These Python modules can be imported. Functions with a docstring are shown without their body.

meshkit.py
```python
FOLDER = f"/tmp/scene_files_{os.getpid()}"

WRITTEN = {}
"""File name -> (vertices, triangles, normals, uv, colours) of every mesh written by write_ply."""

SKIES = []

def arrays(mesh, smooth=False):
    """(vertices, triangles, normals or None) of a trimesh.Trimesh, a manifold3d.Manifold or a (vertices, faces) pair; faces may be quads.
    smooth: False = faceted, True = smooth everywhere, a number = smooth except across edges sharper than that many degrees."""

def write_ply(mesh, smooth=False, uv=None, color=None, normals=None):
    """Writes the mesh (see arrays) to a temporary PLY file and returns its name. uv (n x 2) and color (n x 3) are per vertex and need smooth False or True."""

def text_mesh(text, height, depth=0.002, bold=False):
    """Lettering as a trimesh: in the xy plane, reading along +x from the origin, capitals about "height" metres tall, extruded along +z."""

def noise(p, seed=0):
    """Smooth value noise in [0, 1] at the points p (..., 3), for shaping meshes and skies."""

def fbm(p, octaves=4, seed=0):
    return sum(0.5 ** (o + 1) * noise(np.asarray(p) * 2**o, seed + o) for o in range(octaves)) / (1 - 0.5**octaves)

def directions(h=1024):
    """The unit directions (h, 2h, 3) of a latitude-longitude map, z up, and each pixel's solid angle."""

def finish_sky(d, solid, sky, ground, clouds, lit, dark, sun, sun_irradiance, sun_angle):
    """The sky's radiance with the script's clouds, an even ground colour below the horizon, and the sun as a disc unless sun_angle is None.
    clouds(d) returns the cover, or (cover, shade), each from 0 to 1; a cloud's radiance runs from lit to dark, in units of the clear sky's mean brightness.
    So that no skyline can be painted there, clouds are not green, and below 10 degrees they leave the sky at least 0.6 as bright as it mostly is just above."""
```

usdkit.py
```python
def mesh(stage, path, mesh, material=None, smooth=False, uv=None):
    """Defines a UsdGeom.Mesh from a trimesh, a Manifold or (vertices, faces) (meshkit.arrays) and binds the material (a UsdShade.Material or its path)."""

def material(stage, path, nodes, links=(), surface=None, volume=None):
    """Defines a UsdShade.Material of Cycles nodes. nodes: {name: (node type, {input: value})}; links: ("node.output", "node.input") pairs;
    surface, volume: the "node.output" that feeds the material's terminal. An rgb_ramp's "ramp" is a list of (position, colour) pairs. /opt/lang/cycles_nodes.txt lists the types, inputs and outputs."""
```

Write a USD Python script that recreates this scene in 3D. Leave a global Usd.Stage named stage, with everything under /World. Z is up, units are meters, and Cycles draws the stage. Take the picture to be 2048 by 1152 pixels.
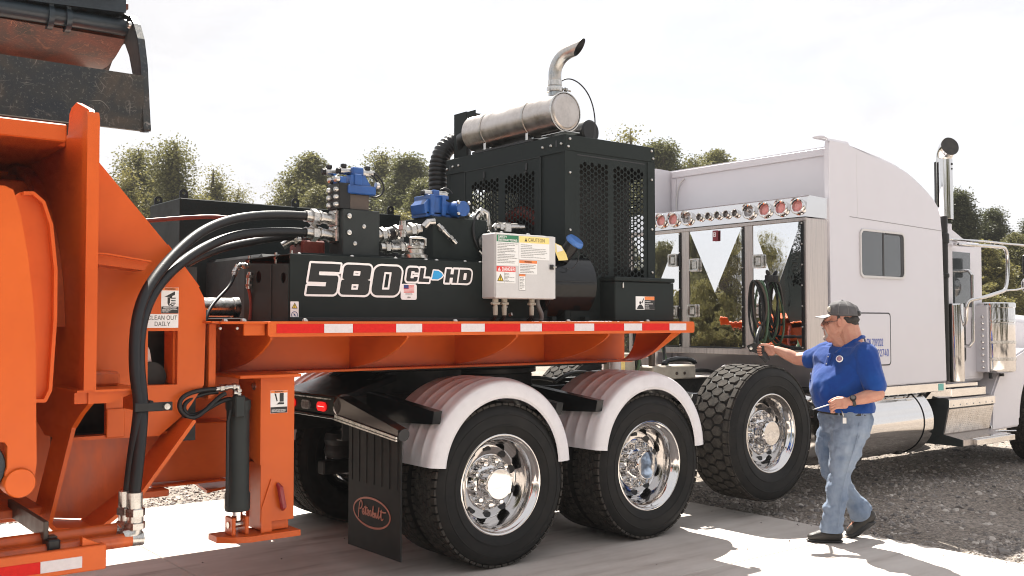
import math, random
import numpy as np, trimesh, usdkit, meshkit, manifold3d
from shapely.geometry import Polygon, Point, box as sbox, LineString, MultiPolygon
from shapely.ops import unary_union
from shapely import affinity
from pxr import Usd, UsdGeom, UsdLux, UsdShade, Gf, Sdf, Vt

stage = Usd.Stage.CreateInMemory()
UsdGeom.SetStageUpAxis(stage, UsdGeom.Tokens.z)
UsdGeom.SetStageMetersPerUnit(stage, 1.0)
UsdGeom.Xform.Define(stage, '/World')
UsdGeom.Scope.Define(stage, '/World/Looks')
rng = np.random.default_rng(7)
pi = math.pi

# ---------------------------------------------------------------- camera, sky, sun, exposure
YAW, PITCH, FPX = 0.9000, 0.0342, 1981.63        # yaw from +X; focal length in pixels of a 2048 wide picture
EXPOSURE = 2.07
cam = UsdGeom.Camera.Define(stage, '/World/camera')
cam.CreateHorizontalApertureAttr(36.0); cam.CreateVerticalApertureAttr(36.0 * 9 / 16)
cam.CreateFocalLengthAttr(36.0 * FPX / 2048)
cam.CreateClippingRangeAttr(Gf.Vec2f(0.1, 2000))
cam.CreateExposureAttr(EXPOSURE)
cam.CreateFStopAttr(5.6); cam.CreateFocusDistanceAttr(6.6)
CF = np.array([math.cos(YAW) * math.cos(PITCH), math.sin(YAW) * math.cos(PITCH), math.sin(PITCH)])
CR = np.array([math.sin(YAW), -math.cos(YAW), 0.0]); CU = np.cross(CR, CF)
CAM = np.array([-3.906, -5.015, 1.563])
m4 = np.eye(4); m4[0, :3], m4[1, :3], m4[2, :3], m4[3, :3] = CR, CU, -CF, CAM
cam.AddTransformOp().Set(Gf.Matrix4d(*m4.ravel().tolist()))

SUN = np.array([0.42, 0.91, 0.0]); SUN /= np.linalg.norm(SUN)
ELEV = math.radians(57.0)
sd = np.array([SUN[0] * math.cos(ELEV), SUN[1] * math.cos(ELEV), math.sin(ELEV)])
sun = UsdLux.DistantLight.Define(stage, '/World/sun')
sun.CreateIntensityAttr(0.85); sun.CreateAngleAttr(0.53); sun.CreateNormalizeAttr(True)
sun.CreateColorAttr(Gf.Vec3f(1.0, 0.95, 0.87))
zx = sd; xx = np.cross([0, 0, 1.0], zx); xx /= np.linalg.norm(xx); yx = np.cross(zx, xx)
m4 = np.eye(4); m4[0, :3], m4[1, :3], m4[2, :3] = xx, yx, zx
sun.AddTransformOp().Set(Gf.Matrix4d(*m4.ravel().tolist()))
sky_m = usdkit.material(stage, '/World/Looks/sky', {
    'sky': ('sky_texture', {'sky_type': 'single_scattering', 'sun_disc': False, 'sun_elevation': ELEV,
                            'sun_rotation': math.atan2(sd[0], sd[1]), 'aerosol_density': 1.4}),
    'tc': ('texture_coordinate', {}),
    'mp': ('mapping', {'scale': (1.0, 1.0, 2.6)}),
    'n': ('noise_texture', {'scale': 2.2, 'detail': 6.0, 'roughness': 0.58, 'distortion': 0.4}),
    'r': ('rgb_ramp', {'ramp': [(0.0, (0.84, 0.84, 0.84)), (0.40, (0.93, 0.93, 0.93)), (0.56, (1, 1, 1))]}),
    'n2': ('noise_texture', {'scale': 5.5, 'detail': 7.0, 'roughness': 0.6, 'distortion': 0.6}),
    'r2': ('rgb_ramp', {'ramp': [(0.34, (2.02, 2.01, 2.07)), (0.62, (2.26, 2.24, 2.28))]}),
    'w': ('mix', {'mix_type': 'mix'}),
    'bg': ('background_shader', {'strength': 0.105})},
    [('tc.generated', 'mp.vector'), ('mp.vector', 'n.vector'), ('n.fac', 'r.fac'), ('r.color', 'w.fac'), ('mp.vector', 'n2.vector'), ('n2.fac', 'r2.fac'), ('r2.color', 'w.color2'),
     ('sky.color', 'w.color1'), ('w.color', 'bg.color')], surface='bg.background')
dome = UsdLux.DomeLight.Define(stage, '/World/sky')
UsdShade.MaterialBindingAPI.Apply(dome.GetPrim()).Bind(sky_m)
dome.GetPrim().SetCustomDataByKey('kind', 'structure')

# ---------------------------------------------------------------- helpers
_count = {}
def numbered(parent, name):
    k = (parent, name); n = _count.get(k, 0); _count[k] = n + 1
    return name if n == 0 else f'{name}_{n:03d}'

def data(p, label=None, cat=None, group=None, kind=None):
    p = p.GetPrim() if hasattr(p, 'GetPrim') else p
    for k, v in (('label', label), ('category', cat), ('group', group), ('kind', kind)):
        if v: p.SetCustomDataByKey(k, v)
    return p

def xf(name, loc=(0, 0, 0), rotz=0.0, scale=None, parent='/World', **kw):
    x = UsdGeom.Xform.Define(stage, f'{parent}/{numbered(parent, name)}')
    x.AddTranslateOp().Set(Gf.Vec3d(*map(float, loc)))
    if rotz: x.AddRotateZOp().Set(float(rotz))
    if scale is not None: x.AddScaleOp().Set(Gf.Vec3f(*map(float, np.broadcast_to(scale, 3))))
    data(x, **kw)
    return str(x.GetPath())

def part(parent, name, mesh, m, smooth=32, **kw):
    """One Mesh prim under parent (a path); returns its path."""
    if isinstance(mesh, list): mesh = cat(mesh)
    path = f'{parent}/{numbered(parent, name)}'
    p = usdkit.mesh(stage, path, mesh, M[m], smooth=smooth)
    data(p, **kw)
    return path

def cat(ms):
    return ms[0] if len(ms) == 1 else trimesh.util.concatenate(ms)

def hull(pts):
    h = trimesh.convex.convex_hull(np.asarray(pts, float)); return h

def bx(x0, x1, y0, y1, z0, z1, b=0.004):
    lo, hi = np.array([min(x0, x1), min(y0, y1), min(z0, z1)], float), np.array([max(x0, x1), max(y0, y1), max(z0, z1)], float)
    b = min(b, (hi - lo).min() * 0.3)
    if b <= 0: return trimesh.creation.box(bounds=[lo, hi])
    pts = []
    for i in range(8):
        s = [(i >> k) & 1 for k in range(3)]
        for ax in range(3):
            p = [(hi[k] - (b if k != ax else 0)) if s[k] else (lo[k] + (b if k != ax else 0)) for k in range(3)]
            pts.append(p)
    return hull(pts)

def orient(mesh, a, b):
    """mesh built along +z from the origin -> along a..b"""
    a, b = np.asarray(a, float), np.asarray(b, float)
    d = b - a; L = np.linalg.norm(d); d = d / L
    t = trimesh.geometry.align_vectors([0, 0, 1], d); t[:3, 3] = a
    mesh = mesh.copy(); mesh.apply_transform(t); return mesh

def cyl(a, b, r, n=20, r2=None):
    L = float(np.linalg.norm(np.asarray(b, float) - a)); r2 = r if r2 is None else r2
    return orient(trimesh.creation.revolve(np.array([[0, 0], [r, 0], [r2, L], [0, L]]), sections=n), a, b)

def lathe(prof, a, d, n=32):
    """prof: (radius, distance along d) from point a"""
    return orient(trimesh.creation.revolve(np.asarray(prof, float), sections=n), a, np.asarray(a, float) + np.asarray(d, float))

def spline(pts, n=24):
    from scipy.interpolate import CubicSpline
    p = np.asarray(pts, float); t = np.r_[0, np.cumsum(np.linalg.norm(np.diff(p, axis=0), axis=1) ** 0.5)]
    return CubicSpline(t, p)(np.linspace(0, t[-1], n))

def tube(path, r, n=10, caps=True, smooth=None):
    p = np.asarray(path, float) if smooth is None else spline(path, smooth)
    r = np.broadcast_to(np.asarray(r, float), len(p))
    t = np.gradient(p, axis=0); t /= np.linalg.norm(t, axis=1)[:, None]
    u = np.cross(t[0], [0, 0, 1.0] if abs(t[0][2]) < 0.9 else [1.0, 0, 0]); u /= np.linalg.norm(u)
    V = []
    ang = np.linspace(0, 2 * pi, n, endpoint=False)
    for i in range(len(p)):
        u = u - t[i] * (u @ t[i]); u /= np.linalg.norm(u); w = np.cross(t[i], u)
        V.append(p[i] + r[i] * (np.cos(ang)[:, None] * u + np.sin(ang)[:, None] * w))
    V = np.concatenate(V); F = []
    for i in range(len(p) - 1):
        for k in range(n):
            a, b = i * n + k, i * n + (k + 1) % n
            F += [[a, b, b + n], [a, b + n, a + n]]
    if caps:
        V = np.vstack([V, p[0], p[-1]]); c0, c1 = len(V) - 2, len(V) - 1; e = (len(p) - 1) * n
        for k in range(n):
            F += [[c0, (k + 1) % n, k], [c1, e + k, e + (k + 1) % n]]
    return trimesh.Trimesh(V, np.array(F), process=False)

def ext(poly, axis, a, b):
    """Extrude a 2-d polygon (or shapely shape). axis 'Y': points are (x, z), extruded from y=a to y=b. 'X': (y, z). 'Z': (x, y)."""
    g = poly if hasattr(poly, 'geom_type') else Polygon(poly)
    if not g.is_valid: g = g.buffer(0)
    out = []
    for q in getattr(g, 'geoms', [g]):
        if q.area < 1e-9: continue
        e = trimesh.creation.extrude_polygon(q, abs(b - a), engine='earcut')
        v = e.vertices.copy(); lo = min(a, b)
        if axis == 'Y': e.vertices = np.c_[v[:, 0], lo + v[:, 2], v[:, 1]]; e.faces = e.faces[:, ::-1]
        elif axis == 'X': e.vertices = np.c_[lo + v[:, 2], v[:, 0], v[:, 1]]
        else: e.vertices = np.c_[v[:, 0], v[:, 1], lo + v[:, 2]]
        out.append(e)
    return cat(out)

def rrect(x0, x1, z0, z1, r=0.02, q=6):
    return sbox(x0 + r, z0 + r, x1 - r, z1 - r).buffer(r, quad_segs=q)

def frame_T(o, right, up):
    r = np.asarray(right, float); r /= np.linalg.norm(r); u = np.asarray(up, float); u = u - r * (u @ r); u /= np.linalg.norm(u)
    t = np.eye(4); t[:3, 0], t[:3, 1], t[:3, 2], t[:3, 3] = r, u, np.cross(r, u), o
    return t

def text(s, h, o, right=(1, 0, 0), up=(0, 0, 1), bold=False, depth=0.0015, center=False, width=None, slant=0.0):
    m = meshkit.text_mesh(s, h, depth, bold)
    w = m.bounds[1][0] - m.bounds[0][0]
    if width: m.apply_scale([width / w, 1, 1]); w = width
    if slant: m.vertices[:, 0] += slant * m.vertices[:, 1]
    m.vertices[:, 0] -= m.bounds[0][0]
    if center: m.vertices[:, 0] -= w / 2
    m.apply_transform(frame_T(o, right, up)); return m

def flat(shape, o, right=(1, 0, 0), up=(0, 0, 1), depth=0.0015):
    """A flat 2-d shape as a thin solid lying in the plane at o."""
    out = [trimesh.creation.extrude_polygon(q, depth, engine='earcut') for q in getattr(shape, 'geoms', [shape]) if q.area > 1e-9]
    m = cat(out); m.apply_transform(frame_T(o, right, up)); return m

def quadsheet(grid):
    g = np.asarray(grid, float); a, b = g.shape[:2]
    i = np.arange(a * b).reshape(a, b)
    f = np.stack([i[:-1, :-1], i[1:, :-1], i[1:, 1:], i[:-1, 1:]], -1).reshape(-1, 4)
    return trimesh.Trimesh(g.reshape(-1, 3), np.vstack([f[:, [0, 1, 2]], f[:, [0, 2, 3]]]), process=False)

def hexnut(a, d, r, L):
    return orient(trimesh.creation.revolve(np.array([[0, 0], [r, 0], [r, L * .85], [r * .8, L], [0, L]]), sections=6), a, np.asarray(a, float) + np.asarray(d, float) * L)

def bolt(p, d, r=0.011):
    d = np.asarray(d, float); d /= np.linalg.norm(d)
    return lathe([(0, 0), (r, 0), (r, .4 * r), (r * .75, .8 * r), (0, r)], p, d, 10)

# ---------------------------------------------------------------- materials
M = {}
def pm(name, color, rough=0.5, metal=0.0, coat=0.0, var=0.0, vscale=6.0, bump=0.0, bscale=60.0, color2=None, spec=0.5, coat_rough=0.05, rvar=0.0, emis=None, sheen=0.0, stretch=None, obj=False, trans=0.0, detail=5.0, bdist=0.01):
    N = {'p': ('principled_bsdf', {'roughness': rough, 'metallic': metal, 'coat_weight': coat, 'coat_roughness': coat_rough, 'specular_ior_level': spec, 'sheen_weight': sheen, 'transmission_weight': trans})}
    L = []
    c2 = color2 or tuple(x * (1 - var) for x in color)
    if var or color2 or rvar:
        N['g'] = ('texture_coordinate', {}) if obj else ('geometry', {})
        src = 'g.object' if obj else 'g.position'
        if stretch:
            N['mp'] = ('mapping', {'scale': stretch}); L.append((src, 'mp.vector')); src = 'mp.vector'
        N['n'] = ('noise_texture', {'scale': vscale, 'detail': detail, 'roughness': 0.62})
        L.append((src, 'n.vector'))
    if var or color2:
        N['r'] = ('rgb_ramp', {'ramp': [(0.30, c2), (0.66, color)]})
        L += [('n.fac', 'r.fac'), ('r.color', 'p.base_color')]
    else: N['p'][1]['base_color'] = color
    if rvar:
        N['mr'] = ('map_range', {'from_min': 0.3, 'from_max': 0.7, 'to_min': max(0.0, rough - rvar), 'to_max': rough + rvar})
        L += [('n.fac', 'mr.value'), ('mr.result', 'p.roughness')]
    if bump:
        N['gb'] = ('geometry', {}); N['nb'] = ('noise_texture', {'scale': bscale, 'detail': 4.0}); N['b'] = ('bump', {'strength': bump, 'distance': bdist})
        L += [('gb.position', 'nb.vector'), ('nb.fac', 'b.height'), ('b.normal', 'p.normal')]
        if coat: L.append(('b.normal', 'p.coat_normal'))
    if emis: N['p'][1].update({'emission_color': emis[0], 'emission_strength': emis[1]})
    M[name] = usdkit.material(stage, f'/World/Looks/{name}', N, L, surface='p.BSDF')

pm('orange', (0.585, 0.100, 0.007), 0.40, coat=0.10, coat_rough=0.16, spec=0.35, color2=(0.50, 0.078, 0.006), vscale=2.5, bump=0.06, bscale=14, rvar=0.06)
pm('orange_worn', (0.58, 0.105, 0.012), 0.42, coat=0.08, color2=(0.36, 0.066, 0.016), vscale=7, rvar=0.1, bump=0.1, bscale=30, stretch=(1.5, 1.5, 0.5))
pm('red_oxide', (0.16, 0.020, 0.012), 0.5, var=0.4)
pm('machine_grey', (0.0190, 0.0240, 0.0235), 0.48, spec=0.09, color2=(0.0150, 0.0190, 0.0185), vscale=5, rvar=0.08, bump=0.05, bscale=25)
pm('machine_grey_light', (0.026, 0.031, 0.030), 0.48, spec=0.25, color2=(0.020, 0.024, 0.024), vscale=6, rvar=0.08)
pm('black_gloss', (0.006, 0.0065, 0.007), 0.16, spec=0.35, rvar=0.05, vscale=4)
pm('black_satin', (0.006, 0.006, 0.0065), 0.45, spec=0.4, var=0.3, rvar=0.1)
pm('chassis', (0.006, 0.006, 0.006), 0.5, spec=0.4, color2=(0.016, 0.014, 0.012), vscale=9, rvar=0.12)
pm('rubber', (0.0050, 0.0050, 0.0052), 0.66, spec=0.25, color2=(0.0140, 0.0125, 0.0110), vscale=5, bump=0.05, bscale=40)
pm('tread', (0.022, 0.020, 0.018), 0.9, spec=0.25, color2=(0.060, 0.052, 0.044), vscale=16, bump=0.3, bscale=90)
pm('hose', (0.005, 0.005, 0.0055), 0.45, spec=0.4, var=0.3, vscale=20, bump=0.08, bscale=180)
pm('steel', (0.62, 0.60, 0.57), 0.28, metal=1.0, var=0.25, vscale=18, rvar=0.1)
pm('zinc', (0.60, 0.58, 0.55), 0.30, metal=1.0, var=0.35, vscale=30, rvar=0.12)
pm('chrome', (0.70, 0.685, 0.675), 0.045, metal=1.0, rvar=0.02, vscale=5, bump=0.02, bscale=5)
pm('aluminium', (0.66, 0.64, 0.625), 0.075, metal=1.0, rvar=0.04, vscale=12, bump=0.03, bscale=18)
pm('tank_steel', (0.74, 0.72, 0.70), 0.10, metal=1.0, rvar=0.05, vscale=6, bump=0.03, bscale=5)
pm('tread_plate', (0.66, 0.62, 0.58), 0.34, metal=1.0, var=0.2, vscale=12, rvar=0.1)
pm('muffler', (0.54, 0.50, 0.47), 0.34, metal=1.0, color2=(0.42, 0.37, 0.33), vscale=5, rvar=0.1, stretch=(1, 1, 1), bump=0.03, bscale=40)
pm('heat_steel', (0.50, 0.45, 0.40), 0.30, metal=1.0, color2=(0.32, 0.36, 0.38), vscale=11, rvar=0.1)
pm('stainless', (0.50, 0.455, 0.43), 0.36, metal=1.0, color2=(0.475, 0.43, 0.405), vscale=7, rvar=0.06, stretch=(9, 9, 0.4))
pm('mirror', (0.80, 0.80, 0.81), 0.012, metal=1.0, bump=0.13, bscale=3.4, bdist=0.012)
pm('white_paint', (0.550, 0.530, 0.560), 0.30, coat=0.35, coat_rough=0.04, color2=(0.540, 0.520, 0.548), vscale=1.2, rvar=0.03)
pm('fender_white', (0.68, 0.655, 0.665), 0.32, coat=0.25, coat_rough=0.10, color2=(0.63, 0.605, 0.615), vscale=8, rvar=0.08)
pm('grey_box', (0.54, 0.525, 0.515), 0.42, color2=(0.50, 0.487, 0.477), vscale=5)
pm('label_white', (0.74, 0.73, 0.71), 0.45)
pm('ink', (0.012, 0.012, 0.013), 0.5)
pm('ink_grey', (0.16, 0.155, 0.15), 0.6)
pm('decal_black', (0.006, 0.006, 0.006), 0.35)
pm('decal_white', (0.78, 0.74, 0.73), 0.4)
pm('decal_cyan', (0.02, 0.30, 0.62), 0.4)
pm('decal_blue', (0.055, 0.085, 0.33), 0.45)
pm('decal_navy', (0.03, 0.04, 0.16), 0.45)
pm('decal_red', (0.62, 0.05, 0.04), 0.45)
pm('warn_orange', (0.72, 0.20, 0.05), 0.5)
pm('warn_yellow', (0.75, 0.52, 0.05), 0.5)
pm('caution_yellow', (0.78, 0.62, 0.22), 0.5)
pm('safety_green', (0.02, 0.16, 0.075), 0.5)
pm('maroon', (0.16, 0.012, 0.02), 0.4)
pm('tape_red', (0.60, 0.016, 0.012), 0.5, color2=(0.52, 0.013, 0.011), vscale=60, spec=0.15)
pm('tape_white', (0.64, 0.585, 0.59), 0.4, var=0.10, vscale=60, spec=0.3)
pm('valve_blue', (0.012, 0.075, 0.27), 0.36, color2=(0.010, 0.055, 0.20), vscale=14, coat=0.2)
pm('cap_blue', (0.05, 0.15, 0.42), 0.4)
pm('brown_steel', (0.07, 0.05, 0.038), 0.5, var=0.4, vscale=14, rvar=0.1)
pm('lamp_red', (0.42, 0.006, 0.006), 0.25, spec=0.3, emis=((1.0, 0.01, 0.01), 0.18))
pm('lamp_hot', (0.9, 0.3, 0.3), 0.2, emis=((1.0, 0.16, 0.15), 0.9))
pm('lens_pink', (0.74, 0.30, 0.28), 0.22, coat=0.4, color2=(0.66, 0.24, 0.23), vscale=40)
pm('lens_clear', (0.42, 0.40, 0.40), 0.10, metal=0.5, coat=0.6, var=0.4, vscale=50)
pm('lens_amber', (0.75, 0.25, 0.02), 0.2, coat=0.5)
pm('lens_dark', (0.12, 0.10, 0.09), 0.2, coat=0.5, var=0.5, vscale=60)
pm('glass_dark', (0.030, 0.034, 0.036), 0.04, coat=0.8)
pm('rust_plate', (0.060, 0.062, 0.060), 0.42, color2=(0.022, 0.026, 0.030), vscale=5, rvar=0.14, bump=0.2, bscale=22, detail=9)
pm('rust_orange', (0.22, 0.050, 0.018), 0.45, color2=(0.03, 0.020, 0.016), vscale=6, rvar=0.15, bump=0.2, bscale=25, detail=9)
pm('bucket_paint', (0.018, 0.030, 0.040), 0.35, color2=(0.012, 0.018, 0.024), vscale=5, rvar=0.1)
pm('skin', (0.47, 0.24, 0.165), 0.5, color2=(0.42, 0.175, 0.12), vscale=14, bump=0.08, bscale=150)
pm('patch_pink', (0.42, 0.20, 0.20), 0.7, color2=(0.12, 0.10, 0.22), vscale=90)
pm('shirt_blue', (0.006, 0.055, 0.245), 0.85, spec=0.2, color2=(0.004, 0.033, 0.19), vscale=5, sheen=0.15, bump=0.35, bscale=17, bdist=0.012)
pm('denim', (0.235, 0.285, 0.36), 0.9, spec=0.15, color2=(0.085, 0.125, 0.20), vscale=5.0, bump=0.55, bscale=26, stretch=(1, 1, 0.45), sheen=0.1, bdist=0.012)
pm('cap_charcoal', (0.090, 0.086, 0.090), 0.8, color2=(0.070, 0.067, 0.070), vscale=30)
pm('cap_bill', (0.33, 0.32, 0.31), 0.7)
pm('hair_grey', (0.035, 0.028, 0.024), 0.7, var=0.5, vscale=60, bump=0.5, bscale=160)
pm('beard_grey', (0.42, 0.35, 0.31), 0.8, var=0.3, vscale=90, bump=0.5, bscale=200)
pm('leather_dark', (0.030, 0.026, 0.022), 0.55, var=0.4, vscale=20, bump=0.2, bscale=60)
pm('cable_green', (0.06, 0.11, 0.06), 0.45)
pm('putty', (0.42, 0.38, 0.31), 0.55, var=0.3, vscale=10)
pm('bark', (0.075, 0.060, 0.045), 0.9, var=0.5, vscale=12, bump=0.5, bscale=20)
pm('handle_red', (0.22, 0.010, 0.014), 0.35, coat=0.3)
pm('mirror_dark', (0.55, 0.55, 0.55), 0.08, metal=1.0)
pm('teal', (0.10, 0.38, 0.33), 0.4)
pm('bore', (0.030, 0.026, 0.020), 0.55, color2=(0.010, 0.009, 0.008), vscale=20)

def scratched(name, base, scratch, rough=0.42):
    """Dark steel with bright curved scrapes of its own (thin contours of a warped noise, broken up by a second one)."""
    M[name] = usdkit.material(stage, f'/World/Looks/{name}', {
        'g': ('geometry', {}), 'n': ('noise_texture', {'scale': 3.2, 'detail': 6.0, 'distortion': 1.2}),
        'na': ('noise_texture', {'scale': 4.2, 'detail': 1.2, 'distortion': 1.6}), 'nb': ('noise_texture', {'scale': 8.5, 'detail': 1.0, 'distortion': 2.0}),
        'ra': ('rgb_ramp', {'ramp': [(0.484, (0, 0, 0)), (0.496, (1, 1, 1)), (0.504, (1, 1, 1)), (0.516, (0, 0, 0))]}), 'rb': ('rgb_ramp', {'ramp': [(0.522, (0, 0, 0)), (0.540, (.9, .9, .9)), (0.558, (0, 0, 0))]}),
        'br': ('rgb_ramp', {'ramp': [(0.50, (0, 0, 0)), (0.66, (.85, .85, .85))]}), 'n2': ('noise_texture', {'scale': 7.0, 'detail': 5.0}),
        'sm': ('math', {'math_type': 'maximum'}), 'mm': ('math', {'math_type': 'multiply'}), 'fine': ('noise_texture', {'scale': 60.0, 'detail': 3.0}),
        'fr': ('rgb_ramp', {'ramp': [(0.58, (0, 0, 0)), (0.72, (.35, .35, .35))]}), 'm3': ('math', {'math_type': 'maximum'}),
        'c': ('rgb_ramp', {'ramp': [(0.34, base[0]), (0.52, base[1]), (0.68, base[2])]}),
        'mx': ('mix', {'mix_type': 'mix', 'color2': scratch}), 'p': ('principled_bsdf', {'roughness': rough, 'metallic': 0.25})},
        [('g.position', 'n.vector'), ('n.fac', 'c.fac'), ('g.position', 'na.vector'), ('g.position', 'nb.vector'), ('na.fac', 'ra.fac'), ('nb.fac', 'rb.fac'), ('ra.color', 'sm.value1'), ('rb.color', 'sm.value2'),
         ('g.position', 'n2.vector'), ('n2.fac', 'br.fac'), ('sm.value', 'mm.value1'), ('br.color', 'mm.value2'), ('g.position', 'fine.vector'), ('fine.fac', 'fr.fac'), ('mm.value', 'm3.value1'), ('fr.color', 'm3.value2'),
         ('m3.value', 'mx.fac'), ('c.color', 'mx.color1'), ('mx.color', 'p.base_color')], surface='p.BSDF')
scratched('worn_blade', ((0.014, 0.020, 0.026), (0.026, 0.029, 0.028), (0.055, 0.045, 0.034)), (0.26, 0.24, 0.21))
scratched('worn_shell', ((0.030, 0.016, 0.012), (0.12, 0.028, 0.012), (0.040, 0.026, 0.02)), (0.42, 0.16, 0.08))

def leaf_mat(name, c1, c2):
    M[name] = usdkit.material(stage, f'/World/Looks/{name}', {
        'oi': ('geometry', {}), 'g': ('geometry', {}), 'n': ('noise_texture', {'scale': 0.55, 'detail': 2.0}), 'a': ('math', {'math_type': 'multiply_add', 'value2': 0.55, 'value3': 0.0}),
        'ad': ('math', {'math_type': 'multiply_add', 'value2': 0.5}),
        'r': ('rgb_ramp', {'ramp': [(0.25, c1), (0.75, c2)]}),
        'd': ('principled_bsdf', {'roughness': 0.5, 'specular_ior_level': 0.35}), 't': ('translucent_bsdf', {}), 'm': ('mix_closure', {'fac': 0.5})},
        [('oi.random_per_island', 'a.value1'), ('g.position', 'n.vector'), ('n.fac', 'ad.value1'), ('a.value', 'ad.value3'), ('ad.value', 'r.fac'), ('r.color', 'd.base_color'), ('r.color', 't.color'),
         ('d.BSDF', 'm.closure1'), ('t.BSDF', 'm.closure2')], surface='m.closure')
leaf_mat('leaf_olive', (0.14, 0.135, 0.05), (0.32, 0.29, 0.13))
leaf_mat('leaf_mid', (0.11, 0.112, 0.044), (0.26, 0.245, 0.108))
leaf_mat('leaf_dark', (0.060, 0.066, 0.030), (0.155, 0.15, 0.070))
leaf_mat('leaf_yellow', (0.17, 0.155, 0.052), (0.38, 0.32, 0.135))

def ground_mat(name, cols, scale, bump, dist, rough=0.9, mid=None):
    M[name] = usdkit.material(stage, f'/World/Looks/{name}', {
        'g': ('geometry', {}), 'n': ('noise_texture', {'scale': 0.7, 'detail': 8.0, 'roughness': 0.65}),
        'v': ('voronoi_texture', {'scale': scale, 'feature': 'f1'}), 'n2': ('noise_texture', {'scale': scale * 1.6, 'detail': 4.0}),
        'c1': ('rgb_ramp', {'ramp': [(0.30, cols[0]), (0.52, cols[1]), (0.72, cols[2])]}),
        'sx': ('separate_color', {}), 'c2': ('rgb_ramp', {'ramp': [(0.0, (0.55, 0.55, 0.55)), (1.0, (1.45, 1.42, 1.38))]}),
        'm': ('mix', {'mix_type': 'multiply', 'fac': 1.0}),
        'h': ('math', {'math_type': 'multiply_add', 'value2': -1.0, 'value3': 1.0}), 'h2': ('math', {'math_type': 'multiply_add', 'value2': 0.5}),
        'b': ('bump', {'strength': bump, 'distance': dist}), 'p': ('principled_bsdf', {'roughness': rough, 'specular_ior_level': 0.25})},
        [('g.position', 'n.vector'), ('g.position', 'v.vector'), ('g.position', 'n2.vector'), ('n.fac', 'c1.fac'), ('v.color', 'sx.color'), ('sx.r', 'c2.fac'),
         ('c1.color', 'm.color1'), ('c2.color', 'm.color2'), ('m.color', 'p.base_color'), ('v.distance', 'h.value1'), ('n2.fac', 'h2.value1'), ('h.value', 'h2.value3'),
         ('h2.value', 'b.height'), ('b.normal', 'p.normal')], surface='p.BSDF')
ground_mat('gravel_ground', ((0.185, 0.155, 0.128), (0.275, 0.24, 0.21), (0.35, 0.31, 0.275)), 55.0, 0.9, 0.02)
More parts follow.
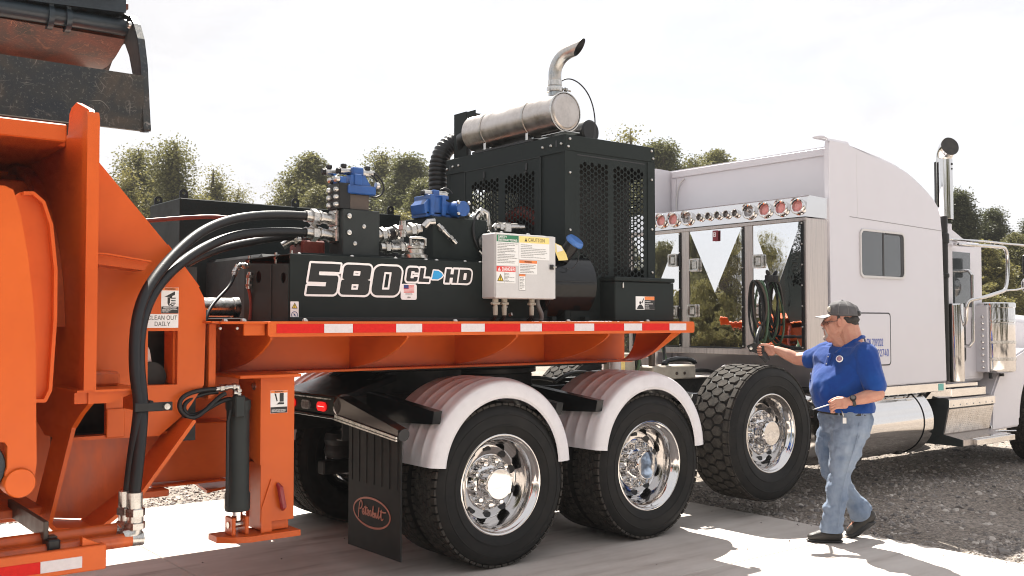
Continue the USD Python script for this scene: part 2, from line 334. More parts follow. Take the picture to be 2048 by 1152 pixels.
M['concrete'] = usdkit.material(stage, '/World/Looks/concrete', {
    'g': ('geometry', {}), 'n': ('noise_texture', {'scale': 1.3, 'detail': 9.0, 'roughness': 0.66}), 'mp': ('mapping', {'scale': (0.35, 2.6, 1.0)}),
    'ns': ('noise_texture', {'scale': 2.2, 'detail': 6.0, 'roughness': 0.6}), 'n2': ('noise_texture', {'scale': 120.0, 'detail': 3.0}),
    'c': ('rgb_ramp', {'ramp': [(0.32, (0.47, 0.425, 0.39)), (0.55, (0.56, 0.515, 0.475)), (0.75, (0.60, 0.56, 0.52))]}),
    's': ('rgb_ramp', {'ramp': [(0.32, (0.66, 0.63, 0.61)), (0.44, (0.90, 0.885, 0.875)), (0.62, (1, 1, 1))]}), 'm': ('mix', {'mix_type': 'multiply', 'fac': 1.0}),
    'c3': ('rgb_ramp', {'ramp': [(0.3, (0.86, 0.86, 0.86)), (0.7, (1.06, 1.06, 1.06))]}), 'm2': ('mix', {'mix_type': 'multiply', 'fac': 1.0}),
    'b': ('bump', {'strength': 0.25, 'distance': 0.004}), 'p': ('principled_bsdf', {'roughness': 0.78, 'specular_ior_level': 0.3})},
    [('g.position', 'n.vector'), ('n.fac', 'c.fac'), ('g.position', 'mp.vector'), ('mp.vector', 'ns.vector'), ('ns.fac', 's.fac'), ('c.color', 'm.color1'), ('s.color', 'm.color2'),
     ('g.position', 'n2.vector'), ('n2.fac', 'c3.fac'), ('m.color', 'm2.color1'), ('c3.color', 'm2.color2'), ('m2.color', 'p.base_color'), ('n2.fac', 'b.height'), ('b.normal', 'p.normal')], surface='p.BSDF')
M['stone'] = usdkit.material(stage, '/World/Looks/stone', {
    'oi': ('object_info', {}), 'r': ('rgb_ramp', {'ramp': [(0.0, (0.14, 0.13, 0.125)), (0.35, (0.27, 0.245, 0.225)), (0.7, (0.38, 0.34, 0.305)), (1.0, (0.55, 0.50, 0.45))]}),
    'p': ('principled_bsdf', {'roughness': 0.85, 'specular_ior_level': 0.3})}, [('oi.random', 'r.fac'), ('r.color', 'p.base_color')], surface='p.BSDF')
# ---------------------------------------------------------------- ground
def sheet(name, x0, x1, y0, y1, z, m, n=1, **kw):
    xs, ys = np.linspace(x0, x1, n + 1), np.linspace(y0, y1, n + 1)
    g = np.stack([*np.meshgrid(xs, ys, indexing='ij'), np.full((n + 1, n + 1), z)], -1)
    t = quadsheet(g)
    if t.face_normals[0][2] < 0: t.faces = t.faces[:, ::-1]
    return part('/World', name, t, m, smooth=False, **kw)
sheet('gravel_ground', -600, 600, -600, 600, -0.05, 'gravel_ground', kind='structure')
# the gravel close by has low humps and wheel ruts
nx, ny = 150, 120
gx, gy = np.meshgrid(np.linspace(2.62, 13.0, nx), np.linspace(-6.0, 6.0, ny), indexing='ij')
gz = -0.042 + 0.05 * (meshkit.fbm(np.stack([gx * 1.1, gy * 0.9, 0 * gx], -1), 5, 3) - 0.5) + 0.012 * np.sin(gy * 2.2 + 0.3 * gx)
fade = np.clip(np.minimum.reduce([(gx - 2.62) / .25, (13.0 - gx) / 1.0, (gy + 6) / 1.0, (6 - gy) / 1.0]), 0, 1)
gz = -0.046 + (gz + 0.05) * fade
t = quadsheet(np.stack([gx, gy, gz], -1))
if t.face_normals[0][2] < 0: t.faces = t.faces[:, ::-1]
part('/World', 'gravel_terrain', t, 'gravel_ground', smooth=True, kind='structure')
slab = xf('concrete_slab', kind='structure')
for a, b in ((-10.2, -5.9), (-5.9, -1.6), (-1.6, 2.7)):
    for c, d in ((-18.03, -13.73), (-13.73, -9.43), (-9.43, -5.13), (-5.13, -0.83), (-0.83, 3.47)):
        g = 0.0035
        p = part(slab, 'slab_panel', bx(a + g, b - g, c + g, d - g, -0.16, 0.0, 0.006), 'concrete', smooth=False)
part(slab, 'joint_filler', [bx(-10.1, 2.65, -18, 3.44, -0.17, -0.012, 0)], 'ink_grey', smooth=False)
# loose stones lying on the gravel and a few on the slab
def stone_proto(k):
    v = trimesh.creation.icosphere(subdivisions=1, radius=1.0)
    r = np.random.default_rng(50 + k)
    v.vertices *= r.uniform(0.55, 1.1, (len(v.vertices), 1)) * np.array([1.0, r.uniform(.7, .95), r.uniform(.45, .7)])
    return v
def scatter(path, pts, size, seed, mat='stone', **kw):
    r = np.random.default_rng(seed)
    pi_ = UsdGeom.PointInstancer.Define(stage, path); data(pi_, kind='stuff', **kw)
    protos = []
    for k in range(5):
        protos.append(str(usdkit.mesh(stage, f'{path}/stone_kind_{"abcde"[k]}', stone_proto(k), M[mat]).GetPath()))
    pi_.CreatePrototypesRel().SetTargets([Sdf.Path(p) for p in protos])
    n = len(pts); sc = size * r.lognormal(0, 0.38, n)
    pi_.CreateProtoIndicesAttr(Vt.IntArray.FromNumpy(r.integers(0, 5, n).astype(np.int32)))
    pi_.CreatePositionsAttr(Vt.Vec3fArray.FromNumpy(pts.astype(np.float32)))
    pi_.CreateScalesAttr(Vt.Vec3fArray.FromNumpy(np.repeat(sc[:, None], 3, 1).astype(np.float32)))
    q = r.normal(size=(n, 4)) * np.array([1, .25, .25, 1]); q /= np.linalg.norm(q, axis=1)[:, None]
    pi_.CreateOrientationsAttr(Vt.QuathArray([Gf.Quath(float(a), float(b), float(c), float(d)) for a, b, c, d in q]))
def on_terrain(x, y):
    from scipy.ndimage import map_coordinates
    return map_coordinates(gz, [(x - 2.62) / (13.0 - 2.62) * (nx - 1), (y + 6) / 12 * (ny - 1)], order=1, mode='nearest')
r_ = np.random.default_rng(11)
n = 42000
x = 2.71 + 8.5 * r_.power(1.0, n) ** 1.6; y = r_.uniform(-4.2, 4.5, n)
keep = meshkit.fbm(np.stack([x * .9, y * .9, 0 * x], -1), 3, 9) > r_.uniform(.25, .62, n)
x, y = x[keep], y[keep]
scatter('/World/gravel_stones', np.stack([x, y, on_terrain(x, y) + 0.001], -1), 0.0105, 21)
n = 16000
x = r_.uniform(-8, 3, n); y = 3.5 + 6 * r_.power(1.0, n) ** 1.5
scatter('/World/gravel_verge', np.stack([x, y, np.full(n, -0.045)], -1), 0.014, 22)
n = 5200
x = 2.74 + 7.5 * r_.power(1.0, n) ** 1.5; y = r_.uniform(-4.0, 4.3, n)
scatter('/World/coarse_stones', np.stack([x, y, on_terrain(x, y) + 0.002], -1), 0.019, 27)
x = r_.uniform(-1.5, 2.66, 70); y = r_.uniform(-2.2, 3.0, 70)
x[:40] = 2.66 - r_.exponential(.12, 40)
scatter('/World/stones_on_slab', np.stack([x, y, np.full(70, 0.003)], -1), 0.006, 23)

# ---------------------------------------------------------------- trees
def tree_mesh(seed, width=0.5, low=0.12, clusters=70, per=110, size=0.018, airy=0.0, lobes=5):
    r = np.random.default_rng(seed)
    trunk = [tube([(0, 0, -0.02), (r.normal(0, .008), r.normal(0, .008), .2), (r.normal(0, .02), r.normal(0, .02), .5), (r.normal(0, .03), r.normal(0, .03), .86)], [.020, .016, .011, .003], 8)]
    cl = []
    lob = [(r.uniform(0, 2 * pi), r.uniform(.25, .9), r.uniform(.5, 1.0)) for _ in range(lobes)]
    for k in range(clusters):
        z = low + (1 - low) * r.beta(1.5, 1.35)
        u = (z - low) / (1 - low)
        prof = (math.sin(pi * min(1, u * .92 + .10)) ** .75) * (1 - .25 * u)
        ang = r.uniform(0, 2 * pi)
        bulge = max(.34, max((s * math.exp(-((((ang - a + pi) % (2 * pi)) - pi) / .75) ** 2 - ((u - h) / .28) ** 2) for a, h, s in lob)))
        rad = width * .5 * prof * bulge * r.uniform(.35, 1.08)
        c = np.array([rad * math.cos(ang), rad * math.sin(ang), z - 0.04 * (rad / width)])
        cl.append((c, r.uniform(.45, 1.5) if r.random() < .8 else r.uniform(.3, .5)))
        if k % 2 == 0:
            b = np.array([0, 0, max(.1, c[2] - .10 - .5 * rad)])
            trunk.append(tube([b, (b + c) / 2 + r.normal(0, .015, 3), c + r.normal(0, .012, 3) + [0, 0, .02]], [.010, .007, .0020], 5))
    V, F = [], []
    for c, s in cl:
        n = int(per * s * (1 - airy * r.uniform(0, 1)))
        d = r.normal(size=(n, 3)); d /= np.linalg.norm(d, axis=1)[:, None]
        p = c + d * (r.uniform(.05, 1, (n, 1)) ** .6) * np.array([.060, .060, .042]) * s * (1 + .5 * airy)
        a = r.normal(size=(n, 3)); a[:, 2] *= .6; a /= np.linalg.norm(a, axis=1)[:, None]
        b = np.cross(a, r.normal(size=(n, 3))); b /= np.linalg.norm(b, axis=1)[:, None]
        L = size * r.uniform(.6, 1.25, (n, 1)); W = L * .55
        V.append(np.stack([p - a * L * .5, p + b * W * .5, p + a * L * .5, p - b * W * .5 + np.cross(a, b) * W * .2], 1))
    V = np.concatenate(V); k = len(V)
    F = (np.arange(k)[:, None] * 4 + np.array([[0, 1, 2, 0, 2, 3]])).reshape(-1, 3)
    return cat(trunk), (V.reshape(-1, 3), F)
TREES = {}
def tree_kind(key, leaf, **kw):
    stage.CreateClassPrim(f'/World/tree_kind_{key}')
    tr, (v, f) = tree_mesh(**kw)
    b = f'/World/tree_kind_{key}'
    usdkit.mesh(stage, b + '/trunk', tr, M['bark'], smooth=True)
    usdkit.mesh(stage, b + '/crown', (v, f), M[leaf])
    TREES[key] = b
tree_kind('slender', 'leaf_olive', seed=3, width=.42, low=.05, clusters=260, per=190, size=.0125, airy=.7, lobes=7)
tree_kind('slim', 'leaf_yellow', seed=14, width=.46, low=.04, clusters=210, per=190, size=.013, airy=.75, lobes=6)
tree_kind('round', 'leaf_olive', seed=5, width=.75, low=.03, clusters=420, per=260, size=.0125, lobes=8)
tree_kind('broad', 'leaf_mid', seed=8, width=.95, low=.03, clusters=460, per=260, size=.0125, lobes=9)
tree_kind('dark', 'leaf_dark', seed=21, width=.8, low=.03, clusters=460, per=260, size=.0125, lobes=8)
tree_kind('shrub', 'leaf_yellow', seed=33, width=1.5, low=.0, clusters=300, per=220, size=.019, lobes=7)
def tree_at(key, px, top, D, label, rot=None, name='tree', group=None, sy=1.0, cat_='tree'):
    """A tree at depth D metres seen in the direction px whose top stands at row top (2048 wide picture)."""
    d = CF + CR * (px - 1024) / FPX - CU * (top - 576) / FPX
    p = CAM + d * D; h = p[2] + 0.05
    x = UsdGeom.Xform.Define(stage, '/World/' + numbered('/World', name))
    x.AddTranslateOp().Set(Gf.Vec3d(float(p[0]), float(p[1]), -0.05)); x.AddRotateZOp().Set(float((px * 37) % 360 if rot is None else rot))
    sy *= 1.1 if key in ('slender', 'slim') else 1.25
    x.AddScaleOp().Set(Gf.Vec3f(float(h * sy), float(h * sy), float(h)))
    x.GetPrim().GetReferences().AddInternalReference(TREES[key]); x.GetPrim().SetInstanceable(True)
    data(x, label, cat_, group)
tree_at('slender', 276, 300, 34, 'slender leafy tree just right of the orange hopper plate, left of the two tall ones', name='slender_tree')
tree_at('slender', 346, 284, 33, 'tallest airy tree at left with a thin pointed top above the far black tank', rot=140, name='slender_tree')
tree_at('slim', 432, 344, 38, 'small pale green tree right of the two tall airy trees at left', name='slender_tree')
tree_at('slim', 480, 382, 44, 'lowest thin tree before the gap of sky above the black hoses', name='slender_tree', rot=80)
tree_at('round', 622, 312, 37, 'rounded olive tree left of the blue valve with a sloping left side', name='round_tree', rot=60)
tree_at('slim', 560, 372, 40, 'low olive tree at the right end of the sky gap, left of the rounded one', name='slender_tree', rot=210)
tree_at('slender', 765, 306, 42, 'thin twiggy tree rising right behind the tall blue valve', name='slender_tree', rot=10)
tree_at('broad', 818, 322, 38, 'broad dark olive tree between the blue valve and the engine housing', name='round_tree', rot=100)
tree_at('round', 880, 330, 45, 'olive tree half hidden behind the corrugated intake hose', name='round_tree', rot=160)
tree_at('shrub', 690, 405, 30, 'yellowish low bush behind the tall grey manifold block', name='bush', cat_='bush')
tree_at('shrub', 800, 432, 29, 'pale yellow bush between the two hydraulic manifolds', name='bush', rot=90, cat_='bush')
tree_at('shrub', 540, 430, 36, 'low bush under the sky gap behind the black tank', name='bush', rot=200, cat_='bush')
tree_at('shrub', 400, 400, 36, 'bush behind the left end of the far black tank', name='bush', rot=30, cat_='bush')
tree_at('dark', 1010, 330, 42, 'tree seen only through the mesh of the engine housing door', name='round_tree', rot=20)
tree_at('slim', 1255, 266, 40, 'tree top peeking over the right end of the engine housing', name='slender_tree', rot=300)
tree_at('broad', 1322, 296, 37, 'dark rounded tree right beside the engine housing above the white sleeper', name='round_tree', rot=222)
tree_at('round', 1432, 306, 41, 'tree with a bumpy top above the middle of the sleeper rear edge', name='round_tree', rot=330)
tree_at('broad', 1540, 345, 44, 'tree hidden almost wholly behind the white sleeper', name='round_tree', rot=130)
tree_at('dark', 1915, 388, 31, 'dark tall tree right behind the tractor exhaust stack', name='dark_tree', rot=50)
tree_at('dark', 1985, 425, 33, 'dark tree right of the exhaust stack, lower than its left neighbour', name='dark_tree', rot=200)
tree_at('dark', 2065, 442, 36, 'dark tree cut by the right edge of the picture', name='dark_tree', rot=290)
tree_at('shrub', 1965, 488, 27, 'yellow green bush framed by the chrome mirror bracket', name='bush', rot=15, cat_='bush')
tree_at('broad', 2160, 452, 38, 'tree beyond the right edge of the picture', name='dark_tree', rot=80)
tree_at('round', 700, 340, 43, 'olive tree filling the gap behind the tall blue valve, right of the rounded one', name='round_tree', rot=40)
tree_at('broad', 330, 352, 42, 'low broad tree behind the two tall airy trees at left', name='round_tree', rot=250)
tree_at('slim', 258, 345, 31, 'small leafy tree beside the sloping orange plate edge', name='slender_tree', rot=310)
tree_at('round', 640, 378, 33, 'round bush-like tree low in front of the rounded olive tree', name='round_tree', rot=190)
tree_at('slender', 1385, 318, 39, 'thin tree between the two round tops above the sleeper', name='slender_tree', rot=275)
tree_at('broad', 850, 372, 33, 'low dark tree left of the engine housing, above the second valve', name='round_tree', rot=15)
tree_at('round', 2030, 470, 29, 'low leafy tree at the right edge behind the mirrors', name='dark_tree', rot=110)
rr = np.random.default_rng(77)
for k in range(26):      # unseen belt trees, placed for the reflections; taller ones behind the camera darken them
    key = ('broad', 'round', 'slim', 'slender')[k % 4]
    ang = math.radians(98 + k * 7.6); R_ = rr.uniform(24, 34) if k < 14 else rr.uniform(32, 44)
    x = UsdGeom.Xform.Define(stage, '/World/' + numbered('/World', 'belt_tree'))
    x.AddTranslateOp().Set(Gf.Vec3d(3.4 + R_ * math.cos(ang), 1 + R_ * math.sin(ang), -0.05)); x.AddRotateZOp().Set(float(k * 77 % 360))
    h = rr.uniform(4.4, 6.2) if k < 14 else rr.uniform(8.5, 12.0); x.AddScaleOp().Set(Gf.Vec3f(h * 1.5, h * 1.5, h))
    x.GetPrim().GetReferences().AddInternalReference(TREES[key]); x.GetPrim().SetInstanceable(True)
    data(x, 'leafy tree out of view, placed to be mirrored in polished steel and to darken reflections', 'tree', 'unseen trees placed for the reflections')
for k in range(14):
    ang = math.radians(112 + k * 3.4); R_ = rr.uniform(11.2, 14.5)
    x = UsdGeom.Xform.Define(stage, '/World/' + numbered('/World', 'belt_bush'))
    x.AddTranslateOp().Set(Gf.Vec3d(3.4 + R_ * math.cos(ang), 1 + R_ * math.sin(ang), -0.05)); x.AddRotateZOp().Set(float(k * 131 % 360))
    h = rr.uniform(1.6, 2.5); x.AddScaleOp().Set(Gf.Vec3f(h * 1.2, h * 1.2, h))
    x.GetPrim().GetReferences().AddInternalReference(TREES['shrub']); x.GetPrim().SetInstanceable(True)
    data(x, 'low bush left of the picture, mirrored in the lower half of the polished cab panels', 'bush', 'bushes mirrored in the cab panels')
# ---------------------------------------------------------------- the orange grinder trailer
T = xf('grinder_trailer', label='orange and black grinder trailer with a gooseneck deck coupled on the white tractor', cat='trailer')
RAILY = -0.156
# deck and rail
part(T, 'deck_plate', [bx(-1.93, 1.64, RAILY + .012, 2.50, 1.552, 1.566, .003), bx(-1.97, -1.70, -.12, .75, 1.556, 1.567, .002)], 'orange')
rail = ext(rrect(-1.68, 1.655, 1.484, 1.566, .018), 'Y', RAILY, RAILY + .010)
part(T, 'side_rail', [rail, bx(-1.66, 1.64, RAILY + .010, RAILY + .05, 1.484, 1.492, .001)], 'orange')
part(T, 'rail_bracket', bx(-1.80, -1.684, RAILY + .03, RAILY + .045, 1.492, 1.555, .002), 'orange')
part(T, 'side_rail', [bx(-1.68, 1.655, 2.49, 2.50, 1.484, 1.5515, .003)], 'orange')
xs = [-1.625 + .28 - .28]
x0 = -1.3545
segs = [(-1.633, -1.356, 'r')]
for k in range(7):
    a = -1.3545 + k * .4572; segs.append((a, a + .1765, 'w'))
    if k < 6: segs.append((a + .178, a + .456, 'r'))
for a, b, c in segs:
    part(T, 'reflective_tape', bx(a, b, RAILY - .0018, RAILY, 1.503, 1.552, .0004), 'tape_red' if c == 'r' else 'tape_white', label='red reflective strip' if c == 'r' else 'white reflective strip')
part(T, 'marker_lamp', [hull(list(bx(1.652, 1.685, RAILY + .02, RAILY + .10, 1.516, 1.545, .006).vertices))], 'lens_amber')
# main beams with curved outrigger ribs
def beam(y0, y1, s):
    part(T, 'main_beam', [bx(-1.93, 1.62, y0, y1, 1.272, 1.553, .002), bx(-1.93, 1.62, (y0 + y1) / 2 - .10, (y0 + y1) / 2 + .10, 1.256, 1.271, .003)], 'orange')
beam(.53, .548, 1); beam(1.80, 1.818, -1)
def rib_poly(yt, yb, zt=1.490, zb=1.274):
    tt = np.linspace(0, 1, 12)
    c = np.array([yt * .55 + yb * .45 - (yb - yt) * .18, zb + .055]); p0, p2 = np.array([yt, zt - .02]), np.array([yb, zb])
    q = ((1 - tt) ** 2)[:, None] * p0 + (2 * tt * (1 - tt))[:, None] * c + (tt ** 2)[:, None] * p2
    return [(yb, 1.5515), (yt, 1.5515), (yt, zt)] + [tuple(v) for v in q]
for x in (-1.655, -.81, 0.0, .80):
    part(T, 'outrigger_rib', ext(rib_poly(RAILY + .012, .53), 'X', x - .006, x + .006), 'orange')
# rounded nose plate at the front end of the deck
tt = np.linspace(0, 1, 14); arc = [(RAILY + .012 + .36 * math.sin(t * pi / 2) ** 1.15, 1.30 + .19 * (math.cos(t * pi / 2))) for t in tt]
grid = []
for i, t in enumerate(tt):
    y = RAILY + .012 + .54 * t; zb = 1.488 - .214 * math.sin(min(1, t * 1.3) * pi / 2) ** 1.0
    grid.append([(1.63 - .16 * (j / 9) ** 1.6 * 0 - .20 * (1 - math.cos(j / 9 * pi / 2)), y, 1.5515 + (zb - 1.5515) * math.sin(j / 9 * pi / 2)) for j in range(10)])
g = np.array(grid)
part(T, 'nose_plate', [quadsheet(g), quadsheet(g[::-1] - [.008, 0, .004])], 'orange')
part(T, 'frame_end', [bx(-1.925, -1.912, .051, 1.8, 1.16, 1.553, .003), bx(-1.925, -1.885, .03, .05, 1.16, 1.553, .003)], 'orange')
for x in (-1.90, -1.80, -1.45, -.46, .45, 1.2): part(T, 'deck_bolt', bolt((x, RAILY + .035, 1.566), (0, 0, 1), .016), 'zinc')
for x in (-1.93, -1.84): part(T, 'deck_bolt', bolt((x, -.13, 1.53), (0, -1, 0), .009), 'zinc')
part(T, 'frame_web', [bx(-1.96, -1.50, .56, .575, 1.0, 1.254, .002)], 'orange'); part(T, 'gear_case', [bx(-2.3, -1.6, 1.1, 1.5, .95, 1.545, .02)], 'chassis')
part(T, 'crossmember', [bx(-1.5, -1.42, .55, 1.8, 1.3, 1.5), bx(0, .08, .55, 1.8, 1.3, 1.5), bx(1.3, 1.38, .55, 1.8, 1.3, 1.5)], 'orange')
# kingpin plate under the deck
part(T, 'coupler_plate', [bx(-.6, 1.5, .60, 1.75, 1.235, 1.254, .004)], 'chassis')

# ---- hydraulic oil tank with its lettering
tz0, tz1 = 1.568, 1.946
tankp = part(T, 'oil_tank', [bx(-1.435, .46, .10, .106, tz0, tz1, .002), bx(-1.435, .46, .106, .714, tz1 - .006, tz1, .002), bx(-1.435, .46, .708, .714, tz0, tz1 - .006, .002), bx(-1.05, .46, .115, .70, tz0, tz1 - .01, 0)], 'machine_grey')
part(T, 'tank_top_flange', [bx(-1.33, .40, .16, .66, tz1, tz1 + .014, .003)], 'machine_grey')
pl = ext(Polygon([(.106, tz0), (.708, tz0), (.708, 1.918), (.326, 1.900), (.106, 1.890)]).difference(Point(.503, 1.828).buffer(.036)).difference(Point(.17, 1.812).buffer(.03)), 'X', -1.441, -1.435)
part(T, 'tank_end_plate', pl, 'machine_grey', label='dark end plate with two round ports')
part(T, 'tank_end_seam', [bx(-1.446, -1.441, .323, .329, tz0 + .01, 1.89, .001)], 'machine_grey_light')
part(T, 'red_liner', [bx(-1.20, -1.19, .11, .70, tz0, tz1 - .012, 0), bx(-1.434, -1.20, .700, .706, tz0 + .2, tz1 - .008, 0)], 'red_oxide')
for x, y in ((-1.437, .12), (-1.437, .32), (-1.437, .69)):
    part(T, 'tank_stud', [cyl((x + .02, y, 1.90), (x + .02, y, 1.965), .008, 8), hexnut((x + .02, y, 1.925), (0, 0, 1), .014, .012)], 'zinc')
for x in (-1.36, -1.02, -.72, -.50, -.42, -.20, -.08): part(T, 'tank_bolt', bolt((x, .14, tz1), (0, 0, 1), .013), 'zinc')
part(T, 'tank_foot', bx(-1.435, .46, .085, .099, tz0, tz0 + .022, .003), 'black_satin')
# lettering 580 CL HD, sheared block numerals with a white border
def rr(x0, x1, z0, z1, r): return rrect(x0, x1, z0, z1, r, 5)
def glyphs():
    out = []
    five = unary_union([sbox(0, .60, .30, 1.0), rr(0, .96, .0, .64, .13), sbox(0, .0, .5, .27), sbox(0, .74, .96, 1.0), sbox(.0, .42, .35, .64)])
    five = five.difference(sbox(.32, .62, .97, .742)).difference(sbox(-.02, .262, .58, .40)).difference(sbox(.40, .262, .58, .40))
    out.append(five)
    eight = unary_union([rr(0, .98, 0, .56, .13), rr(.02, .96, .46, 1.0, .13)]).difference(rr(.37, .60, .17, .36, .02)).difference(rr(.37, .60, .64, .80, .02))
    eight = eight.difference(Polygon([(-.05, .56), (.10, .51), (-.05, .46)])).difference(Polygon([(1.03, .56), (.88, .51), (1.03, .46)]))
    out.append(eight)
    out.append(rr(0, .98, 0, 1.0, .22).difference(rr(.36, .62, .20, .80, .02)))
    return out
def sheared(s, x, z, w, h, k=.17):
    s = affinity.scale(s, w, h, origin=(0, 0)); s = affinity.affine_transform(s, [1, k, 0, 1, 0, 0]); return affinity.translate(s, x, z)
big = [sheared(g, -1.335 + i * .209, 1.721, .196, .176) for i, g in enumerate(glyphs())]
C_ = rr(0, .95, 0, 1, .2).difference(rr(.34, .62, .24, .76, .03)).difference(sbox(.55, .34, 1.0, .66))
L_ = unary_union([sbox(0, 0, .36, 1), sbox(0, 0, .92, .26)])
H_ = unary_union([sbox(0, 0, .36, 1), sbox(.62, 0, .98, 1), sbox(0, .37, .98, .63)])
D_ = rr(0, 1.0, 0, 1, .28).union(sbox(0, 0, .5, 1)).difference(rr(.37, .62, .24, .76, .03))
zz, hh = 1.809, .085
small = [sheared(C_, -.672, zz, .086, hh), sheared(L_, -.580, zz, .082, hh), sheared(H_, -.385, zz, .092, hh), sheared(D_, -.282, zz, .092, hh)]
arrow = affinity.translate(Polygon([(0, 0), (.045, .0), (.070, .012), (.083, .026), (.072, .040), (.050, .052), (.014, .054)]), -.482, 1.828)
yf = .0985
part(T, 'model_lettering', [ext(unary_union([b.buffer(.0125) for b in big + small] + [arrow.buffer(.008)]), 'Y', yf, .0999)], 'decal_white', smooth=False, label='white border of the model lettering')
for g in big + small: part(T, 'model_letter', ext(g, 'Y', yf - .0008, yf - .0001), 'decal_black', smooth=False)
part(T, 'arrow_mark', ext(arrow, 'Y', yf - .0008, yf - .0001), 'decal_cyan', smooth=False)
def plate(name, x0, x1, z0, z1, y, m, r=.004, parent=None, **kw):
    return part(parent or T, name, ext(rrect(x0, x1, z0, z1, r, 3), 'Y', y - .001, y), m, smooth=False, **kw)
def lines(x0, x1, z0, z1, n, y, seed=0, h=.3):
    r = np.random.default_rng(seed); out = []
    dz = (z1 - z0) / n
    for k in range(n):
        zc = z1 - (k + .5) * dz; w = (x1 - x0) * (r.uniform(.35, .6) if r.random() < .35 else r.uniform(.8, 1))
        a = x0
        while a < x0 + w - .003:
            b = min(a + r.uniform(.008, .025), x0 + w); out.append(bx(a, b, y - .0018, y - .001, zc - dz * h / 2, zc + dz * h / 2, 0)); a = b + .003
    return cat(out)
fl = plate('flag_label', -.707, -.592, 1.697, 1.794, .0998, 'decal_white', .014, label='white label with a flag and the letters USA')
for k in range(7): part(fl, 'stripe', bx(-.686, -.612, .0980, .0987, 1.7405 + k * .0072, 1.7441 + k * .0072, 0), 'decal_red', smooth=False)
part(fl, 'canton', bx(-.686, -.652, .0972, .0979, 1.7655, 1.7875, 0), 'decal_navy', smooth=False)
part(fl, 'lettering', [text('USA', .009, (-.649, .0987, 1.708), bold=True, center=True, depth=.0006), lines(-.675, -.622, 1.728, 1.737, 2, .0996, 4)], 'ink', smooth=False)
def tri_sign(cx, cz, s, y, parent, ground='warn_yellow'):
    tri = Polygon([(cx - s, cz - s * .8), (cx + s, cz - s * .8), (cx, cz + s)])
    part(parent, 'triangle', ext(tri, 'Y', y - .0008, y - .0001), ground, smooth=False)
    part(parent, 'triangle_mark', ext(unary_union([tri.difference(tri.buffer(-s * .16)), sbox(cx - s * .09, cz - s * .25, cx + s * .09, cz + s * .4), Point(cx, cz - s * .46).buffer(s * .11)]), 'Y', y - .0016, y - .0009), 'ink', smooth=False)
tl = plate('warning_label', -1.431, -1.38, 1.575, 1.678, .0998, 'decal_white', label='small white label with a yellow triangle and a round mark')
tri_sign(-1.4055, 1.653, .018, .0986, tl)
part(tl, 'round_mark', ext(Point(-1.4055, 1.602).buffer(.020).difference(Point(-1.4055, 1.602).buffer(.0165)).union(Polygon([(-1.412, 1.612), (-1.402, 1.606), (-1.397, 1.592), (-1.408, 1.600)])), 'Y', .0979, .0987), 'decal_navy', smooth=False)

# ---- hydraulic fittings
def fitting(path, r, name='hose_fitting', m='zinc'):
    p = np.asarray(path, float); ms = [tube(p, r, 14)]
    for i in range(len(p) - 1):
        d = p[i + 1] - p[i]; L = np.linalg.norm(d); d /= L
        if L > 2.2 * r: ms.append(hexnut(p[i] + d * L * .3, d, r * 1.45, min(.05, L * .3))); ms.append(cyl(p[i] + d * L * .68, p[i] + d * L * .78, r * 1.25, 14))
    return part(T, name, ms, m)
def hose(pts, r, name='hydraulic_hose', m='hose', n=48, parent=None):
    return part(parent or T, name, tube(pts, r, 14, smooth=n), m, smooth=60)
G = {
'hose_a': [(-1.228, 0.32, 2.189), (-1.413, 0.28, 2.179), (-1.697, 0.18, 2.135), (-1.974, 0.04, 2.027), (-2.21, -0.12, 1.844), (-2.363, -0.26, 1.666), (-2.427, -0.36, 1.48), (-2.439, -0.42, 1.299), (-2.437, -0.46, 1.189), (-2.47, -0.5, 0.993), (-2.489, -0.5, 0.808), (-2.499, -0.5, 0.727)],
'hose_b': [(-1.234, 0.32, 2.091), (-1.447, 0.27, 2.078), (-1.729, 0.17, 2.033), (-1.966, 0.06, 1.939), (-2.167, -0.07, 1.81), (-2.326, -0.22, 1.644), (-2.401, -0.34, 1.456), (-2.42, -0.42, 1.298), (-2.423, -0.46, 1.187), (-2.453, -0.52, 0.993), (-2.485, -0.56, 0.803), (-2.494, -0.57, 0.719)],
}
hose(G['hose_a'], .0265, n=70); hose(G['hose_b'], .0265, n=70)
hose([(-1.144, .5, 2.093), (-1.409, .42, 2.05), (-1.674, .3, 1.994), (-1.857, .2, 1.939), (-2.05, .14, 1.84), (-2.2, .10, 1.70), (-2.35, .10, 1.45)], .022)
hose([(-2.1, 1.12, 2.155), (-1.75, 1.05, 2.20), (-1.5, 1.0, 2.222), (-1.38, 1.0, 2.21)], .014, 'red_hose', 'red_oxide')
for z in (2.189, 2.091):
    fitting([(-1.235, .32, z), (-1.10, .33, z - .004), (-1.03, .34, z - .01)], .034)
    part(T, 'fitting_flange', [bx(-1.045, -1.02, .29, .39, z - .05, z + .05, .012), bolt((-1.045, .30, z + .035), (-1, 0, 0), .012), bolt((-1.045, .38, z - .035), (-1, 0, 0), .012)], 'zinc')
